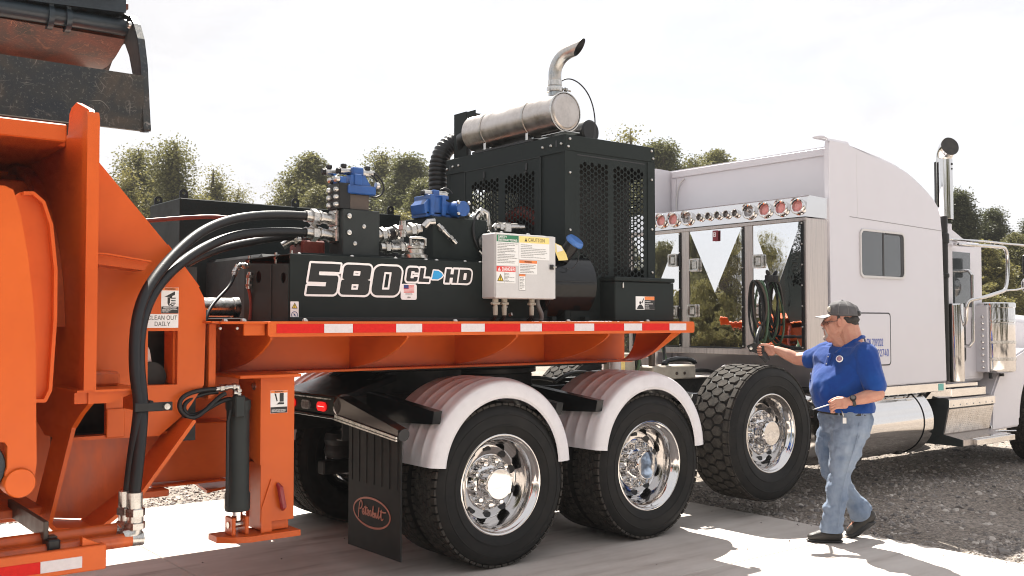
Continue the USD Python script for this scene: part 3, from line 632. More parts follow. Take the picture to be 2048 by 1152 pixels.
# tall manifold with its blue valve
mn = part(T, 'manifold_block', [bx(-1.02, -.765, .25, .42, 1.965, 2.243, .004)], 'machine_grey_light', label='tall dark grey manifold block')
for x, z in ((-.877, 2.143), (-.938, 2.036)): part(mn, 'port_plug', lathe([(0, 0), (.013, 0), (.013, .004), (.008, .006), (0, .006)], (x, .25, z), (0, -1, 0), 12), 'zinc')
for x, z in ((-.982, 2.20), (-.982, 2.10)): part(mn, 'cap_screw', lathe([(0, 0), (.016, 0), (.016, .012), (.009, .014), (0, .008)], (x, .25, z), (0, -1, 0), 12), 'steel')
part(T, 'valve_spacer', [bx(-.965, -.83, .27, .40, 2.243, 2.338, .004)], 'brown_steel')
part(T, 'relief_block', [bx(-1.04, -.966, .26, .41, 2.243, 2.40, .004)], 'black_satin')
for zq in (2.27, 2.315, 2.36):
    for yq in (.285, .375): part(T, 'valve_plug', lathe([(0, 0), (.017, 0), (.017, .012), (.011, .022), (0, .022)], (-1.04, yq, zq), (-1, 0, 0), 10), 'steel')
vb = part(T, 'control_valve', [bx(-.985, -.79, .25, .42, 2.338, 2.392, .006), ext([(-.965, 2.392), (-.815, 2.392), (-.86, 2.455), (-.955, 2.455)], 'Y', .27, .40), bx(-.935, -.885, .26, .41, 2.392, 2.462, .004), bx(-1.03, -.985, .27, .40, 2.36, 2.44, .006), bx(-.93, -.855, .29, .38, 2.455, 2.508, .006)], 'valve_blue', label='tall blue control valve')
for a, b in (((-.93, .335, 2.482), (-1.0, .335, 2.482)), ((-.855, .335, 2.482), (-.775, .335, 2.482)), ((-1.0, .39, 2.475), (-1.07, .39, 2.475))):
    part(vb, 'solenoid', [cyl(a, b, .022, 16)], 'zinc')
    d = np.subtract(b, a) / np.linalg.norm(np.subtract(b, a)); part(vb, 'solenoid_nut', [hexnut(b, d, .019, .02)], 'black_satin'); part(vb, 'connector', bx(a[0] * .4 + b[0] * .6 - .015, a[0] * .4 + b[0] * .6 + .015, a[1] - .015, a[1] + .015, a[2] + .02, a[2] + .045, .004), 'black_satin')
for q in ((-1.03, .29, 2.42), (-1.03, .37, 2.42), (-.79, .26, 2.40)): part(vb, 'valve_plug', lathe([(0, 0), (.02, 0), (.02, .02), (.012, .03), (0, .03)], q, (-1, 0, .2) if q[0] < -1 else (1, 0, 0), 12), 'steel')
hose([(-.80, .33, 2.485), (-.73, .33, 2.47), (-.69, .33, 2.40), (-.72, .33, 2.35), (-.79, .33, 2.345)], .006, 'valve_cable', 'black_satin', 24)
hose([(-.80, .30, 2.47), (-.76, .30, 2.44), (-.75, .30, 2.40), (-.775, .30, 2.365)], .005, 'valve_cable', 'black_satin', 24)
# second manifold and its blue valve
m2 = part(T, 'manifold_block', [bx(-.373, .06, .25, .60, 1.965, 2.240, .004)], 'machine_grey', label='wide dark manifold block under the second valve')
vb = part(T, 'control_valve', [bx(-.39, -.13, .30, .48, 2.240, 2.275, .004), ext([(-.40, 2.262), (-.10, 2.262), (-.10, 2.33), (-.22, 2.345), (-.27, 2.37), (-.36, 2.37), (-.41, 2.32)], 'Y', .30, .46), lathe([(0, 0), (.055, 0), (.055, .02), (.05, .03), (.05, .10), (0, .10)], (-.17, .30, 2.298), (0, -1, 0), 20), bx(-.37, -.34, .28, .48, 2.25, 2.385, .003), bx(-.28, -.25, .28, .48, 2.25, 2.385, .003), bx(-.35, -.20, .32, .43, 2.365, 2.39, .004), bx(-.31, -.26, .34, .40, 2.38, 2.425, .004)], 'valve_blue', label='low blue control valve beside the engine housing')
for a, b in (((-.26, .37, 2.402), (-.19, .37, 2.402)), ((-.31, .37, 2.402), (-.37, .37, 2.402))):
    part(vb, 'solenoid', cyl(a, b, .021, 16), 'zinc'); d = np.sign(b[0] - a[0]); part(vb, 'solenoid_nut', hexnut(b, (d, 0, 0), .017, .018), 'black_satin')
for q in range(4): part(vb, 'cap_screw', bolt((-.17 + .042 * (-1) ** q, .199, 2.298 + (.036 if q < 2 else -.036)), (0, -1, 0), .012), 'steel')
hose([(-.24, .36, 2.43), (-.20, .35, 2.44), (-.16, .34, 2.41)], .006, 'valve_cable', 'black_satin', 16)
fitting([(-.765, .30, 2.095), (-.66, .30, 2.115), (-.56, .30, 2.135), (-.44, .30, 2.155)], .034)
part(T, 'hose_collar', cyl((-.69, .30, 2.108), (-.645, .30, 2.118), .042, 16), 'black_satin')
fitting([(-.765, .25, 2.02), (-.66, .25, 2.02), (-.56, .25, 2.03), (-.45, .27, 2.05)], .028)
fitting([(-.62, .22, 2.19), (-.62, .22, 2.09)], .022)
fitting([(-.43, .27, 2.165), (-.40, .262, 2.20), (-.36, .25, 2.205)], .024)
br = part(T, 'filler_breather', [lathe([(0, 0), (.085, 0), (.085, .02), (.062, .03), (.062, .055), (.075, .06), (.075, .075), (.05, .082), (0, .082)], (-.52, .24, 1.962), (0, 0, 1), 24), tube([(-.575, .20, 2.04), (-.575, .20, 2.085), (-.54, .20, 2.09), (-.49, .20, 2.09), (-.465, .20, 2.085), (-.465, .20, 2.04)], .010, 8)], 'steel')
fitting([(-.34, .245, 2.19), (-.29, .22, 2.13), (-.22, .21, 2.07)], .014)
fitting([(.139, .35, 2.15), (.139, .35, 2.25), (.13, .35, 2.30), (.085, .35, 2.315), (.05, .35, 2.275), (.00, .35, 2.25)], .024, m='steel')
hose([(.03, .30, 2.30), (-.04, .26, 2.24), (-.06, .24, 2.15), (-.02, .24, 2.05)], .010, 'thin_hose', 'black_satin', 24)
part(T, 'gauge_ring', [lathe([(.03, 0), (.055, 0), (.055, .02), (.03, .02)], (.03, .245, 2.09), (0, -1, 0), 20)], 'zinc')
for a, b in (((-.03, .22, 2.03), (.02, .2, 1.98)), ((.06, .24, 2.17), (.09, .24, 2.12))): fitting([a, b], .012)
part(T, 'silver_valve', [cyl((.16, .30, 2.205), (.36, .30, 2.215), .026, 14), bx(.23, .29, .27, .33, 2.17, 2.24, .008), cyl((.36, .30, 2.215), (.41, .30, 2.218), .022, 14), hexnut((.19, .30, 2.207), (1, 0, 0), .036, .03), tube([(.16, .29, 2.19), (.13, .27, 2.17), (.12, .26, 2.20), (.15, .27, 2.22)], .012, 8)], 'steel')
part(T, 'tank_cover', bx(.02, .46, .12, .60, 1.948, 2.15, .006), 'machine_grey')
# left end: small elbow fittings, thin hose, silver pipe behind
fitting([(-1.44, .66, 1.90), (-1.49, .66, 1.905), (-1.515, .66, 1.88), (-1.53, .65, 1.84)], .014)
fitting([(-1.45, .60, 1.86), (-1.46, .60, 1.80), (-1.46, .60, 1.76)], .015, m='steel')
hose([(-1.53, .65, 1.84), (-1.60, .60, 1.751), (-1.721, .5, 1.66), (-1.789, .42, 1.546)], .010, 'thin_hose', 'black_satin', 24)
hose([(-1.46, .60, 1.76), (-1.445, .60, 1.68), (-1.45, .60, 1.575)], .010, 'thin_hose', 'red_oxide', 16)
part(T, 'silver_pipe', [lathe([(0, 0), (.058, 0), (.058, .30), (.064, .30), (.064, .34), (0, .34)], (-1.72, .95, 1.655), (1, 0, 0), 24)], 'zinc')
part(T, 'black_tray', bx(-1.75, -1.35, .80, .96, 1.568, 1.585, .004), 'black_satin')

# ---- white control box hung in front of the tank
cb = part(T, 'control_box', [bx(-.10, .40, -.048, .098, 1.712, 2.130, .008)], 'grey_box', label='light grey electrical cabinet covered in safety labels')
part(cb, 'door', [bx(-.098, .398, -.0545, -.049, 1.716, 2.126, .004)], 'grey_box')
YB = -.0546
def cbl(x0, x1, z0, z1, m, y=YB, name='label_panel'): return part(cb, name, bx(x0, x1, y - .0006, y, z0, z1, 0), m, smooth=False)
cbl(-.094, .084, 1.923, 2.117, 'label_white'); cbl(.089, .344, 1.968, 2.1175, 'label_white')
cbl(-.094, .084, 2.073, 2.1165, 'safety_green', YB - .0007); cbl(.090, .343, 2.0745, 2.1165, 'caution_yellow', YB - .0007)
cbl(-.096, .059, 1.810, 1.917, 'label_white'); cbl(-.095, .058, 1.882, 1.9165, 'decal_red', YB - .0007)
cbl(.089, .239, 1.872, 1.961, 'label_white'); cbl(.090, .238, 1.942, 1.9605, 'warn_orange', YB - .0007)
part(cb, 'label_panel', [bx(.086, .142, YB - .0005, YB, 1.766, 1.872, 0)], 'ink_grey', smooth=False); cbl(.0885, .1395, 1.7685, 1.8695, 'label_white', YB - .0006); cbl(.0885, .1395, 1.857, 1.8695, 'warn_orange', YB - .0013)
yl = YB - .0014
part(cb, 'lettering', [text('SAFETY', .0135, (-.083, yl, 2.0975), bold=True, depth=.0006), text('INSTRUCTIONS', .0125, (-.083, yl, 2.0785), bold=True, depth=.0006, width=.155), text('DANGER', .022, (-.052, yl, 1.888), bold=True, depth=.0006, width=.102)], 'decal_white', smooth=False, label='white words SAFETY INSTRUCTIONS and DANGER')
part(cb, 'lettering', [text('CAUTION', .023, (.165, yl, 2.084), depth=.0006, width=.137), ext(Polygon([(.133, 2.083), (.156, 2.083), (.1445, 2.108)]).difference(sbox(.143, 2.091, .146, 2.101)), 'Y', yl - .0006, yl), text('WARNING', .009, (.163, yl, 1.947), bold=True, center=True, depth=.0006)], 'ink', smooth=False, label='black words CAUTION and WARNING')
part(cb, 'danger_triangle', ext(Polygon([(-.086, 1.888), (-.062, 1.888), (-.074, 1.911)]).difference(sbox(-.0753, 1.893, -.0727, 1.902)), 'Y', yl - .0006, yl), 'decal_white', smooth=False)
part(cb, 'small_print', [lines(-.088, .076, 1.935, 2.068, 13, YB - .0002, 1), lines(.102, .330, 1.975, 2.066, 8, YB - .0002, 2, .22), lines(-.030, .052, 1.815, 1.876, 7, YB - .0002, 3), lines(.097, .232, 1.877, 1.937, 6, YB - .0002, 5), lines(.094, .134, 1.773, 1.852, 8, YB - .0008, 6)], 'ink_grey', smooth=False, kind='stuff')
cbl(-.0335, -.0322, 1.811, 1.881, 'ink_grey', YB - .0007)
tri_sign(-.064, 1.842, .026, YB - .0007, cb)
part(cb, 'latch', [bx(.345, .380, YB - .010, YB, 1.908, 1.940, .003)], 'ink'); part(cb, 'key', [lathe([(0, 0), (.010, 0), (.010, .012), (0, .014)], (.371, YB - .010, 1.925), (0, -1, 0), 14), bx(.371, .392, YB - .022, YB - .019, 1.922, 1.928, .001)], 'zinc')
for x in (-.062, .010, .238): part(T, 'cable_gland', [lathe([(0, 0), (.020, 0), (.020, .02), (.014, .024), (.014, .05), (.017, .05), (.015, .105), (0, .105)], (x, .0, 1.711), (0, 0, -1), 14), bx(x - .028, x + .028, -.018, .018, 1.672, 1.690, .006)], 'putty')
for x in (-.062, .010, .238): hose([(x, .0, 1.61), (x, .01, 1.59), (x + .01, .05, 1.575)], .012, 'gland_cable', 'black_satin', 10)
hose([(.305, .02, 1.71), (.315, .02, 1.66), (.345, .03, 1.62), (.352, .04, 1.575)], .015, 'conduit', 'ink_grey', 24)
for q in ((.05, .05, 1.66), (.10, .06, 1.61)): part(T, 'small_fitting', lathe([(0, 0), (.012, 0), (.012, .02), (0, .024)], q, (.4, -1, .3), 10), 'zinc')
for x in (-.02, .20): part(T, 'box_bolt', bolt((x, -.01, 2.130), (0, 0, 1), .014), 'zinc')

# ---- fuel tank with its blue cap
fy, fz, fr = .255, 1.825, .246
part(T, 'fuel_tank', [lathe([(0, 0), (fr * .96, 0), (fr, .012), (fr, .03)], (.40, fy, fz), (1, 0, 0), 64), lathe([(fr - .006, .03), (fr - .006, .44), (0, .44)], (.40, fy, fz), (1, 0, 0), 64)], 'black_gloss', label='black round fuel tank')
part(T, 'tank_band', [lathe([(fr - .004, 0), (fr + .002, 0), (fr + .002, .008), (fr - .004, .008)], (.425, fy, fz), (1, 0, 0), 64)], 'black_satin')
part(T, 'tank_seam', [bx(.44, .82, .007, .0085, 1.835, 1.84, 0)], 'black_satin')
d = np.array([.22, -.62, .75]); d /= np.linalg.norm(d); fa = np.array([.575, .075, 2.0])
part(T, 'filler_neck', lathe([(0, 0), (.050, 0), (.050, .12), (.046, .13), (0, .13)], fa, d, 24), 'black_satin')
part(T, 'fuel_cap', lathe([(.044, .128), (.062, .130), (.066, .138), (.064, .152), (.055, .166), (0, .170)], fa, d, 24), 'cap_blue', label='blue fuel cap')
hose([(.60, .01, 2.07), (.64, -.015, 2.0), (.60, -.002, 1.93), (.54, .0, 1.93)], .003, 'cap_tether', 'ink', 20)
tg = [(.444, 2.091), (.497, 2.076), (.54, 2.026), (.559, 1.982), (.476, 1.975), (.444, 2.035)]
part(T, 'curled_label', ext(tg, 'Y', .0, .002), 'caution_yellow', smooth=False); part(T, 'curled_label', ext([(.45, 2.085), (.495, 2.07), (.515, 2.045), (.46, 2.03)], 'Y', -.0012, -.0002), 'label_white', smooth=False)
for x in (.46, .76): part(T, 'tank_cradle', [bx(x, x + .04, .05, .46, 1.568, 1.60, .003)], 'machine_grey')
# ---- battery box
tb = part(T, 'tool_box', [bx(.952, 1.555, -.05, .30, 1.570, 1.848, .006)], 'machine_grey', label='black tool box at the front of the deck')
part(tb, 'lid', bx(.946, 1.562, -.056, .306, 1.850, 1.880, .006), 'machine_grey')
part(tb, 'hasp', [bx(1.02, 1.032, -.060, -.0505, 1.80, 1.84, .002)], 'zinc')
wl = part(tb, 'warning_label', bx(1.155, 1.345, -.0515, -.0503, 1.650, 1.745, 0), 'label_white', smooth=False, label='white and orange explosion warning label')
part(wl, 'orange_band', bx(1.245, 1.344, -.0523, -.0516, 1.720, 1.744, 0), 'warn_orange', smooth=False); part(wl, 'black_field', bx(1.245, 1.344, -.0523, -.0516, 1.651, 1.719, 0), 'ink', smooth=False)
part(wl, 'figure', ext(unary_union([Point(1.20, 1.70).buffer(.010), Polygon([(1.165, 1.655), (1.235, 1.655), (1.225, 1.675), (1.208, 1.688), (1.19, 1.685), (1.175, 1.672)]), Polygon([(1.212, 1.70), (1.235, 1.735), (1.238, 1.728), (1.22, 1.695)])]), 'Y', -.0523, -.0516), 'ink', smooth=False)
part(wl, 'small_print', lines(1.25, 1.338, 1.655, 1.715, 4, -.0512, 8, .25), 'label_white', smooth=False, kind='stuff')

# ---- engine housing
EX0, EX1, EY0, EY1, EZ = .62, 1.51, .10, 1.54, 2.86
def hexes(u0, u1, v0, v1, p=.040, r=.0185):
    out = []; c = 0; u = u0 + r
    while u < u1 - r * .8:
        v = v0 + r + (p / 2 if c % 2 else 0)
        while v < v1 - r * .8:
            out.append(Polygon([(u + r * math.cos(a), v + r * math.sin(a)) for a in np.arange(6) * pi / 3])); v += p
        u += p * .866; c += 1
    return unary_union(out)
eh = part(T, 'engine_housing', [
    bx(EX0, EX0 + .05, EY0, EY0 + .05, 1.57, EZ - .002, .004), bx(EX1 - .05, EX1, EY0, EY0 + .05, 1.57, EZ - .002, .004), bx(EX0, EX0 + .05, EY1 - .05, EY1, 1.57, EZ - .002, .004), bx(EX1 - .05, EX1, EY1 - .05, EY1, 1.57, EZ - .002, .004),
    ext(Polygon([(EY0 + .05, 1.57), (EY1 - .05, 1.57), (EY1 - .05, 2.79), (EY0 + .05, 2.79)]).difference(sbox(.39, 2.09, 1.24, 2.74)), 'X', EX0 + .004, EX0 + .010),
    bx(EX0 - .002, EX1 + .002, EY0 - .002, EY1 + .002, EZ - .003, EZ + .004, .002)], 'machine_grey', label='tall dark engine housing with hexagonal mesh')
part(eh, 'top_band', [bx(EX0 - .004, EX0 + .001, EY0 - .003, EY1, 2.742, EZ, .002)], 'machine_grey')
part(eh, 'top_band', [bx(EX0 + .0015, EX1, EY0 - .004, EY0 + .001, 2.755, EZ, .002)], 'machine_grey')
part(eh, 'corner_trim', [bx(EX0 - .005, EX0 + .085, EY0 - .0055, EY0 - .0045 + .003, 1.88, 2.752, .001)], 'machine_grey')
part(eh, 'corner_trim', [bx(EX1 - .075, EX1 + .002, EY0 - .0055, EY0 - .0015, 1.88, 2.752, .001)], 'machine_grey')
hx = unary_union([hexes(.42, .79, 2.13, 2.655), hexes(.84, 1.20, 2.13, 2.655)])
dr = part(eh, 'door', ext(sbox(.36, 2.105, 1.27, 2.735).difference(hx), 'X', EX0 - .006, EX0 - .002), 'machine_grey', smooth=False, label='mesh door in the side of the engine housing')
part(eh, 'door_edge', [bx(EX0 - .010, EX0 - .003, .352, .359, 2.10, 2.742, .001), bx(EX0 - .010, EX0 - .003, .352, 1.278, 2.736, 2.7415, .001), bx(EX0 - .010, EX0 - .003, 1.271, 1.278, 2.10, 2.7355, .001)], 'machine_grey_light')
for y in (.51, 1.02): part(eh, 'hinge', [bx(EX0 - .014, EX0 - .0065, y - .012, y + .012, 2.66, 2.71, .003), bolt((EX0 - .012, y, 2.645), (-1, 0, 0), .010)], 'black_satin')
hf = unary_union([hexes(.757, 1.06, 1.875, 2.69), hexes(1.085, 1.40, 1.875, 2.69)])
part(eh, 'mesh_panel', ext(sbox(EX0 + .051, 1.572, EX1 - .051, 2.754).difference(hf), 'Y', EY0 + .002, EY0 + .005), 'machine_grey', smooth=False)
part(eh, 'slot', bx(.735, 1.41, EY0 + .0008, EY0 + .0019, 2.728, 2.736, 0), 'ink', smooth=False)
hb = unary_union([hexes(.17, .78, 1.95, 2.65), hexes(.86, 1.47, 1.95, 2.65)])
part(eh, 'mesh_panel', ext(sbox(EY0 + .051, 1.572, EY1 - .051, EZ - .004).difference(hb), 'X', EX1 - .006, EX1 - .003), 'machine_grey', smooth=False)
part(eh, 'mesh_panel', ext(sbox(EX0 + .051, 1.572, EX1 - .051, EZ - .004).difference(unary_union([hexes(.70, 1.42, 2.1, 2.66)])), 'Y', EY1 - .006, EY1 - .003), 'machine_grey', smooth=False)
for y in (1.52, 1.44, 1.36, .33, .24, .13): part(eh, 'housing_bolt', bolt((EX0 - .004, y, 2.80 if y not in (1.52,) else 2.79), (-1, 0, 0), .011), 'zinc')
part(eh, 'slot', [bx(EX0 - .0055, EX0 - .0042, .175, .195, 2.785, 2.83, .0), bx(EX0 - .0055, EX0 - .0042, 1.475, 1.490, 2.775, 2.82, 0)], 'ink')
for x, z in ((.66, 2.835), (.645, 2.78), (.66, 2.60), (.66, 2.2), (1.475, 2.835), (1.49, 2.78), (1.475, 2.62), (1.475, 2.25), (1.475, 1.93)): part(eh, 'housing_bolt', bolt((x, EY0 - .005, z), (0, -1, 0), .011), 'zinc')
part(eh, 'engine_block', [bx(.80, 1.30, .50, 1.0, 1.6, 2.35, .02), bx(.70, 1.46, .30, .36, 1.6, 2.82, .01), bx(.90, 1.46, .37, .98, 2.0, 2.80, .01)], 'chassis')  # engine block, plus black boxes added to darken the view through the mesh
hose([(.80, .50, 2.20), (.72, .62, 2.36), (.74, .95, 2.30)], .05, 'coolant_hose', 'red_oxide', 16, eh)
part(eh, 'gauge_pipe', [tube([(.66, .40, 2.15), (.66, .40, 2.38), (.70, .40, 2.42)], .008, 8)], 'zinc')
# ---- muffler with its turned outlet
mx, mz, mr = .716, 3.047, .139
mf = part(T, 'muffler', [lathe([(0, .0), (mr * .93, .0), (mr, .012), (mr, .028), (mr * .985, .032), (mr * .985, .32), (mr * .985, 1.05), (mr, 1.055), (mr, 1.07), (mr * .8, 1.10), (0, 1.105)], (mx, .20, mz), (0, 1, 0), 64)], 'muffler', label='brushed steel muffler drum')
part(mf, 'end_cap', lathe([(0, .004), (mr * .80, .006), (mr * .86, .001), (mr * .90, .0)], (mx, .1985, mz), (0, -1, 0), 48), 'muffler')
part(mf, 'weld_rim', [lathe([(mr * .98, 0), (mr * 1.035, .001), (mr * 1.035, .012), (mr * .98, .013)], (mx, .198, mz), (0, 1, 0), 64)], 'steel')
for y in (.52, 1.03):
    part(mf, 'strap', [lathe([(mr * .975, 0), (mr * 1.012, 0), (mr * 1.012, .022), (mr * .975, .022)], (mx, y, mz), (0, 1, 0), 64), bx(mx - .03, mx + .10, y, y + .022, 2.865, 2.925, .002)], 'heat_steel')
    part(mf, 'strap_stay', [bx(mx - .085, mx - .075, y - .002, y + .026, 2.865, 2.96, .002)], 'steel')
part(mf, 'saddle', [bx(mx - .09, mx + .12, .45, 1.2, 2.866, 2.885, .003)], 'black_satin')
part(mf, 'heat_plate', [bx(mx - .04, mx + .10, .16, .42, 2.898, 2.906, .002)], 'steel')
ec = np.array([mx, .315, 0]); dd = np.array([.36, -.93, 0.0]); dd /= np.linalg.norm(dd)
path = [ec + [0, 0, 3.13], ec + [0, 0, 3.22], ec + [0, 0, 3.33]]
for a in np.linspace(0, 1.32, 12): path.append(ec + dd * .16 * (1 - math.cos(a)) + np.array([0, 0, 3.33 + .16 * math.sin(a)]))
tn = dd * math.sin(1.32) + np.array([0, 0, math.cos(1.32)])
e0 = path[-1]; 
el = tube(path + [e0 + tn * .03], .047, 28, caps=False)
# the mouth is cut at a slant
end = []; base = e0 + tn * .03; up = np.cross(np.cross(tn, [0, 0, 1.0]), tn); up /= np.linalg.norm(up); sd_ = np.cross(tn, up)
ring = lambda rad: np.array([base + rad * (math.cos(a) * up + math.sin(a) * sd_) + tn * (.05 + .052 * math.cos(a)) for a in np.linspace(0, 2 * pi, 33)])
ring0 = lambda rad: np.array([base - tn * .004 + rad * (math.cos(a) * up + math.sin(a) * sd_) for a in np.linspace(0, 2 * pi, 33)])
mouth = quadsheet([ring0(.047), ring(.047)]); inner = quadsheet([ring(.0445), ring0(.0445)]); lip = quadsheet([ring(.047), ring(.0445)])
part(mf, 'outlet_elbow', [el, mouth, lip], 'heat_steel', smooth=50); part(mf, 'outlet_bore', [inner, tube([base, base - tn * .06], .0445, 24)], 'ink', smooth=50)
part(mf, 'clamp', [lathe([(.046, 0), (.058, .004), (.060, .02), (.058, .036), (.046, .04)], ec + [0, 0, 3.205], (0, 0, 1), 32), lathe([(.046, 0), (.051, .0), (.051, .035), (.046, .035)], ec + [0, 0, 3.255], (0, 0, 1), 32)], 'steel')
part(mf, 'clamp_bolt', [cyl(ec + [.03, -.055, 3.226], ec + [.11, -.045, 3.222], .007, 8), hexnut(ec + [.05, -.052, 3.225], (1, 0, 0), .017, .02)], 'heat_steel')
hose([ec + [.04, -.03, 3.29], (.85, .25, 3.30), (.96, .22, 3.20), (1.0, .20, 3.02), (.97, .18, 2.87)], .005, 'sensor_wire', 'ink', 30)
part(T, 'intake_bracket', [bx(.715, .725, 1.40, 1.57, 2.866, 3.25, .002), bx(.715, .90, 1.40, 1.57, 3.243, 3.252, .002), bx(.715, .725, 1.28, 1.395, 3.20, 3.245, .002)], 'machine_grey')
pp = spline([(.95, 1.62, 3.06), (.80, 1.66, 3.05), (.70, 1.68, 2.98), (.64, 1.68, 2.84), (.62, 1.66, 2.66), (.62, 1.64, 2.4), (.66, 1.62, 2.1)], 90)
part(T, 'intake_hose', tube(pp, .075 + .006 * np.sin(np.arange(90) * 2.1), 18), 'black_satin', smooth=60)
part(T, 'muffler_inlet', [tube([(mx, 1.36, mz), (mx, 1.45, mz - .01), (mx + .05, 1.50, mz - .08), (mx + .06, 1.5, 2.87)], .055, 18)], 'black_satin')
part(T, 'air_cleaner', [lathe([(0, 0), (.075, 0), (.088, .01), (.088, .30), (.075, .31), (.075, .33), (.06, .34), (0, .34)], (1.13, .38, 2.985), (0, 1, 0), 32), bx(1.10, 1.16, .45, .6, 2.866, 2.92, .004)], 'black_satin')
# ---- tank on the far side of the deck
ft = part(T, 'far_tank', [bx(-1.446, .355, 1.80, 2.42, 1.568, 2.427, .006)], 'machine_grey', label='long black tank on the far side of the deck')
for q in ((-1.40, 1.86), (-1.40, 2.38), (-.55, 1.85), (-.05, 1.84), (.28, 1.84)): part(ft, 'lifting_eye', [ext(sbox(-.03, 0, .03, .03).union(Point(0, .04).buffer(.03)).difference(Point(0, .042).buffer(.012)), 'Y', -.006, .006)], 'black_satin')
for k, q in enumerate(((-1.40, 1.86), (-1.40, 2.38), (-.55, 1.85), (-.05, 1.84), (.28, 1.84))):
    pr_ = stage.GetPrimAtPath(f'{ft}/lifting_eye' + (f'_{k:03d}' if k else '')); UsdGeom.Xformable(pr_).AddTranslateOp().Set(Gf.Vec3d(q[0], q[1], 2.427))
# dark machinery between the tanks
part(T, 'pump_drive', [bx(-1.3, .5, .80, 1.70, 1.57, 1.99, .02), lathe([(0, 0), (.22, 0), (.25, .1), (.25, .5), (.2, .62), (0, .62)], (-.2, 1.2, 2.0), (1, 0, 0), 32)], 'black_satin')
part(T, 'red_pump', [bx(-1.19, -1.03, .45, .62, 1.96, 2.06, .01)], 'red_oxide')
fitting([(-1.28, .52, 2.02), (-1.24, .50, 2.05), (-1.18, .48, 2.06)], .025)
# ---- landing leg
part(T, 'leg_plate', bx(-1.79, -1.44, -.06, .32, 1.264, 1.282, .003), 'orange')
lp = part(T, 'landing_leg', [bx(-1.647, -1.454, -.008, .0, .49, 1.263, .002), bx(-1.462, -1.454, .001, .20, .49, 1.263, .002),
     ext([(.27, 1.263), (-.020, 1.263), (-.020, .80), (.03, .80), (.268, .885)], 'X', -1.656, -1.648), bx(-1.64, -1.47, .19, .20, .49, 1.263, .002)], 'orange', label='orange box leg behind the lifting cylinder')
part(lp, 'inner_leg', bx(-1.63, -1.475, .012, .185, .44, .80, .003), 'orange')
part(lp, 'leg_bolt', lathe([(0, 0), (.020, 0), (.020, .006), (.012, .012), (0, .012)], (-1.657, .06, 1.215), (-1, 0, 0), 16), 'zinc')
part(lp, 'foot_plate', ext([(-1.865, .05), (-1.80, -.025), (-1.72, -.055), (-1.435, -.055), (-1.435, .16), (-1.865, .16)], 'Z', .405, .436), 'orange')
part(lp, 'gusset', ext([(-1.645, .438), (-1.645, .56), (-1.59, .72), (-1.585, .438)], 'Y', -.016, -.0085), 'orange')
part(lp, 'locking_pin', [tube([(-1.553, -.012, .69), (-1.545, -.03, .67), (-1.538, -.036, .62), (-1.525, -.03, .565), (-1.52, -.012, .55)], [.010, .017, .017, .017, .010], 10)], 'handle_red', label='red locking handle')
hc = part(T, 'lift_cylinder', [lathe([(0, 0), (.062, 0), (.066, .01), (.066, .09), (.060, .10), (.060, .53), (.066, .54), (.066, .585), (.04, .60), (0, .60)], (-1.748, .06, .56), (0, 0, 1), 32), bx(-1.80, -1.745, -.03, .02, 1.06, 1.175, .006)], 'machine_grey_light', label='dark lifting cylinder of the landing leg')
part(hc, 'rod', cyl((-1.748, .06, .51), (-1.748, .06, .57), .028, 18), 'chrome')
part(hc, 'clevis', [bx(-1.795, -1.775, .01, .11, .436, .53, .004)], 'orange'); part(hc, 'clevis', [bx(-1.722, -1.702, .01, .11, .436, .53, .004)], 'orange'); part(hc, 'clevis_pin', cyl((-1.80, .06, .487), (-1.69, .06, .487), .018, 14), 'steel')
part(hc, 'side_tube', [tube([(-1.815, .0, 1.10), (-1.83, .0, 1.04), (-1.83, .0, .60)], .009, 8)], 'black_satin')
for p_ in ([(-1.874, 0, 1.213), (-2.001, -.02, 1.209), (-2.094, -.04, 1.169), (-2.093, -.04, 1.113), (-2.03, -.03, 1.076), (-1.93, -.0, 1.125), (-1.84, 0, 1.19)], [(-1.872, .03, 1.195), (-1.973, .02, 1.185), (-2.063, 0, 1.134), (-2.037, 0, 1.087), (-1.919, .02, 1.117), (-1.80, .03, 1.153)]): hose(p_, .012, 'cylinder_hose', 'hose', 40)
fitting([(-1.90, .0, 1.213), (-1.82, .0, 1.222), (-1.775, .0, 1.222), (-1.77, .0, 1.17)], .014); fitting([(-1.80, .0, 1.19), (-1.77, .0, 1.185)], .014)
def pinch_label(x0, x1, z0, z1, y, txt, pict, label):
    b = part(T, 'warning_label', bx(x0, x1, y - .001, y, z0, z1, 0), 'label_white', smooth=False, label=label)
    h = z1 - z0; w = x1 - x0
    part(b, 'orange_band', bx(x0 + .001, x1 - .001, y - .0018, y - .0011, z1 - h * .11, z1 - .001, 0), 'warn_orange', smooth=False)
    part(b, 'black_field', bx(x0 + .001, x1 - .001, y - .0018, y - .0011, z0 + .001, z0 + h * .27, 0), 'ink', smooth=False)
    part(b, 'pictogram', ext(affinity.translate(affinity.scale(pict, w, w, origin=(0, 0)), x0, z0 + h * .30), 'Y', y - .0018, y - .0011), 'ink', smooth=False)
    ms = [lines(x0 + .006, x1 - .006, z0 + .005, z0 + h * .17, 3, y - .0012, 7, .4)]
    if txt: ms.append(text(txt, h * .055, ((x0 + x1) / 2, y - .0019, z0 + h * .19), bold=True, center=True, depth=.0006))
    part(b, 'small_print', ms, 'label_white', smooth=False, kind='stuff')
    part(b, 'band_print', [text('WARNING', h * .06, ((x0 + x1) / 2, y - .0019, z1 - h * .085), bold=True, center=True, depth=.0006)], 'ink', smooth=False)
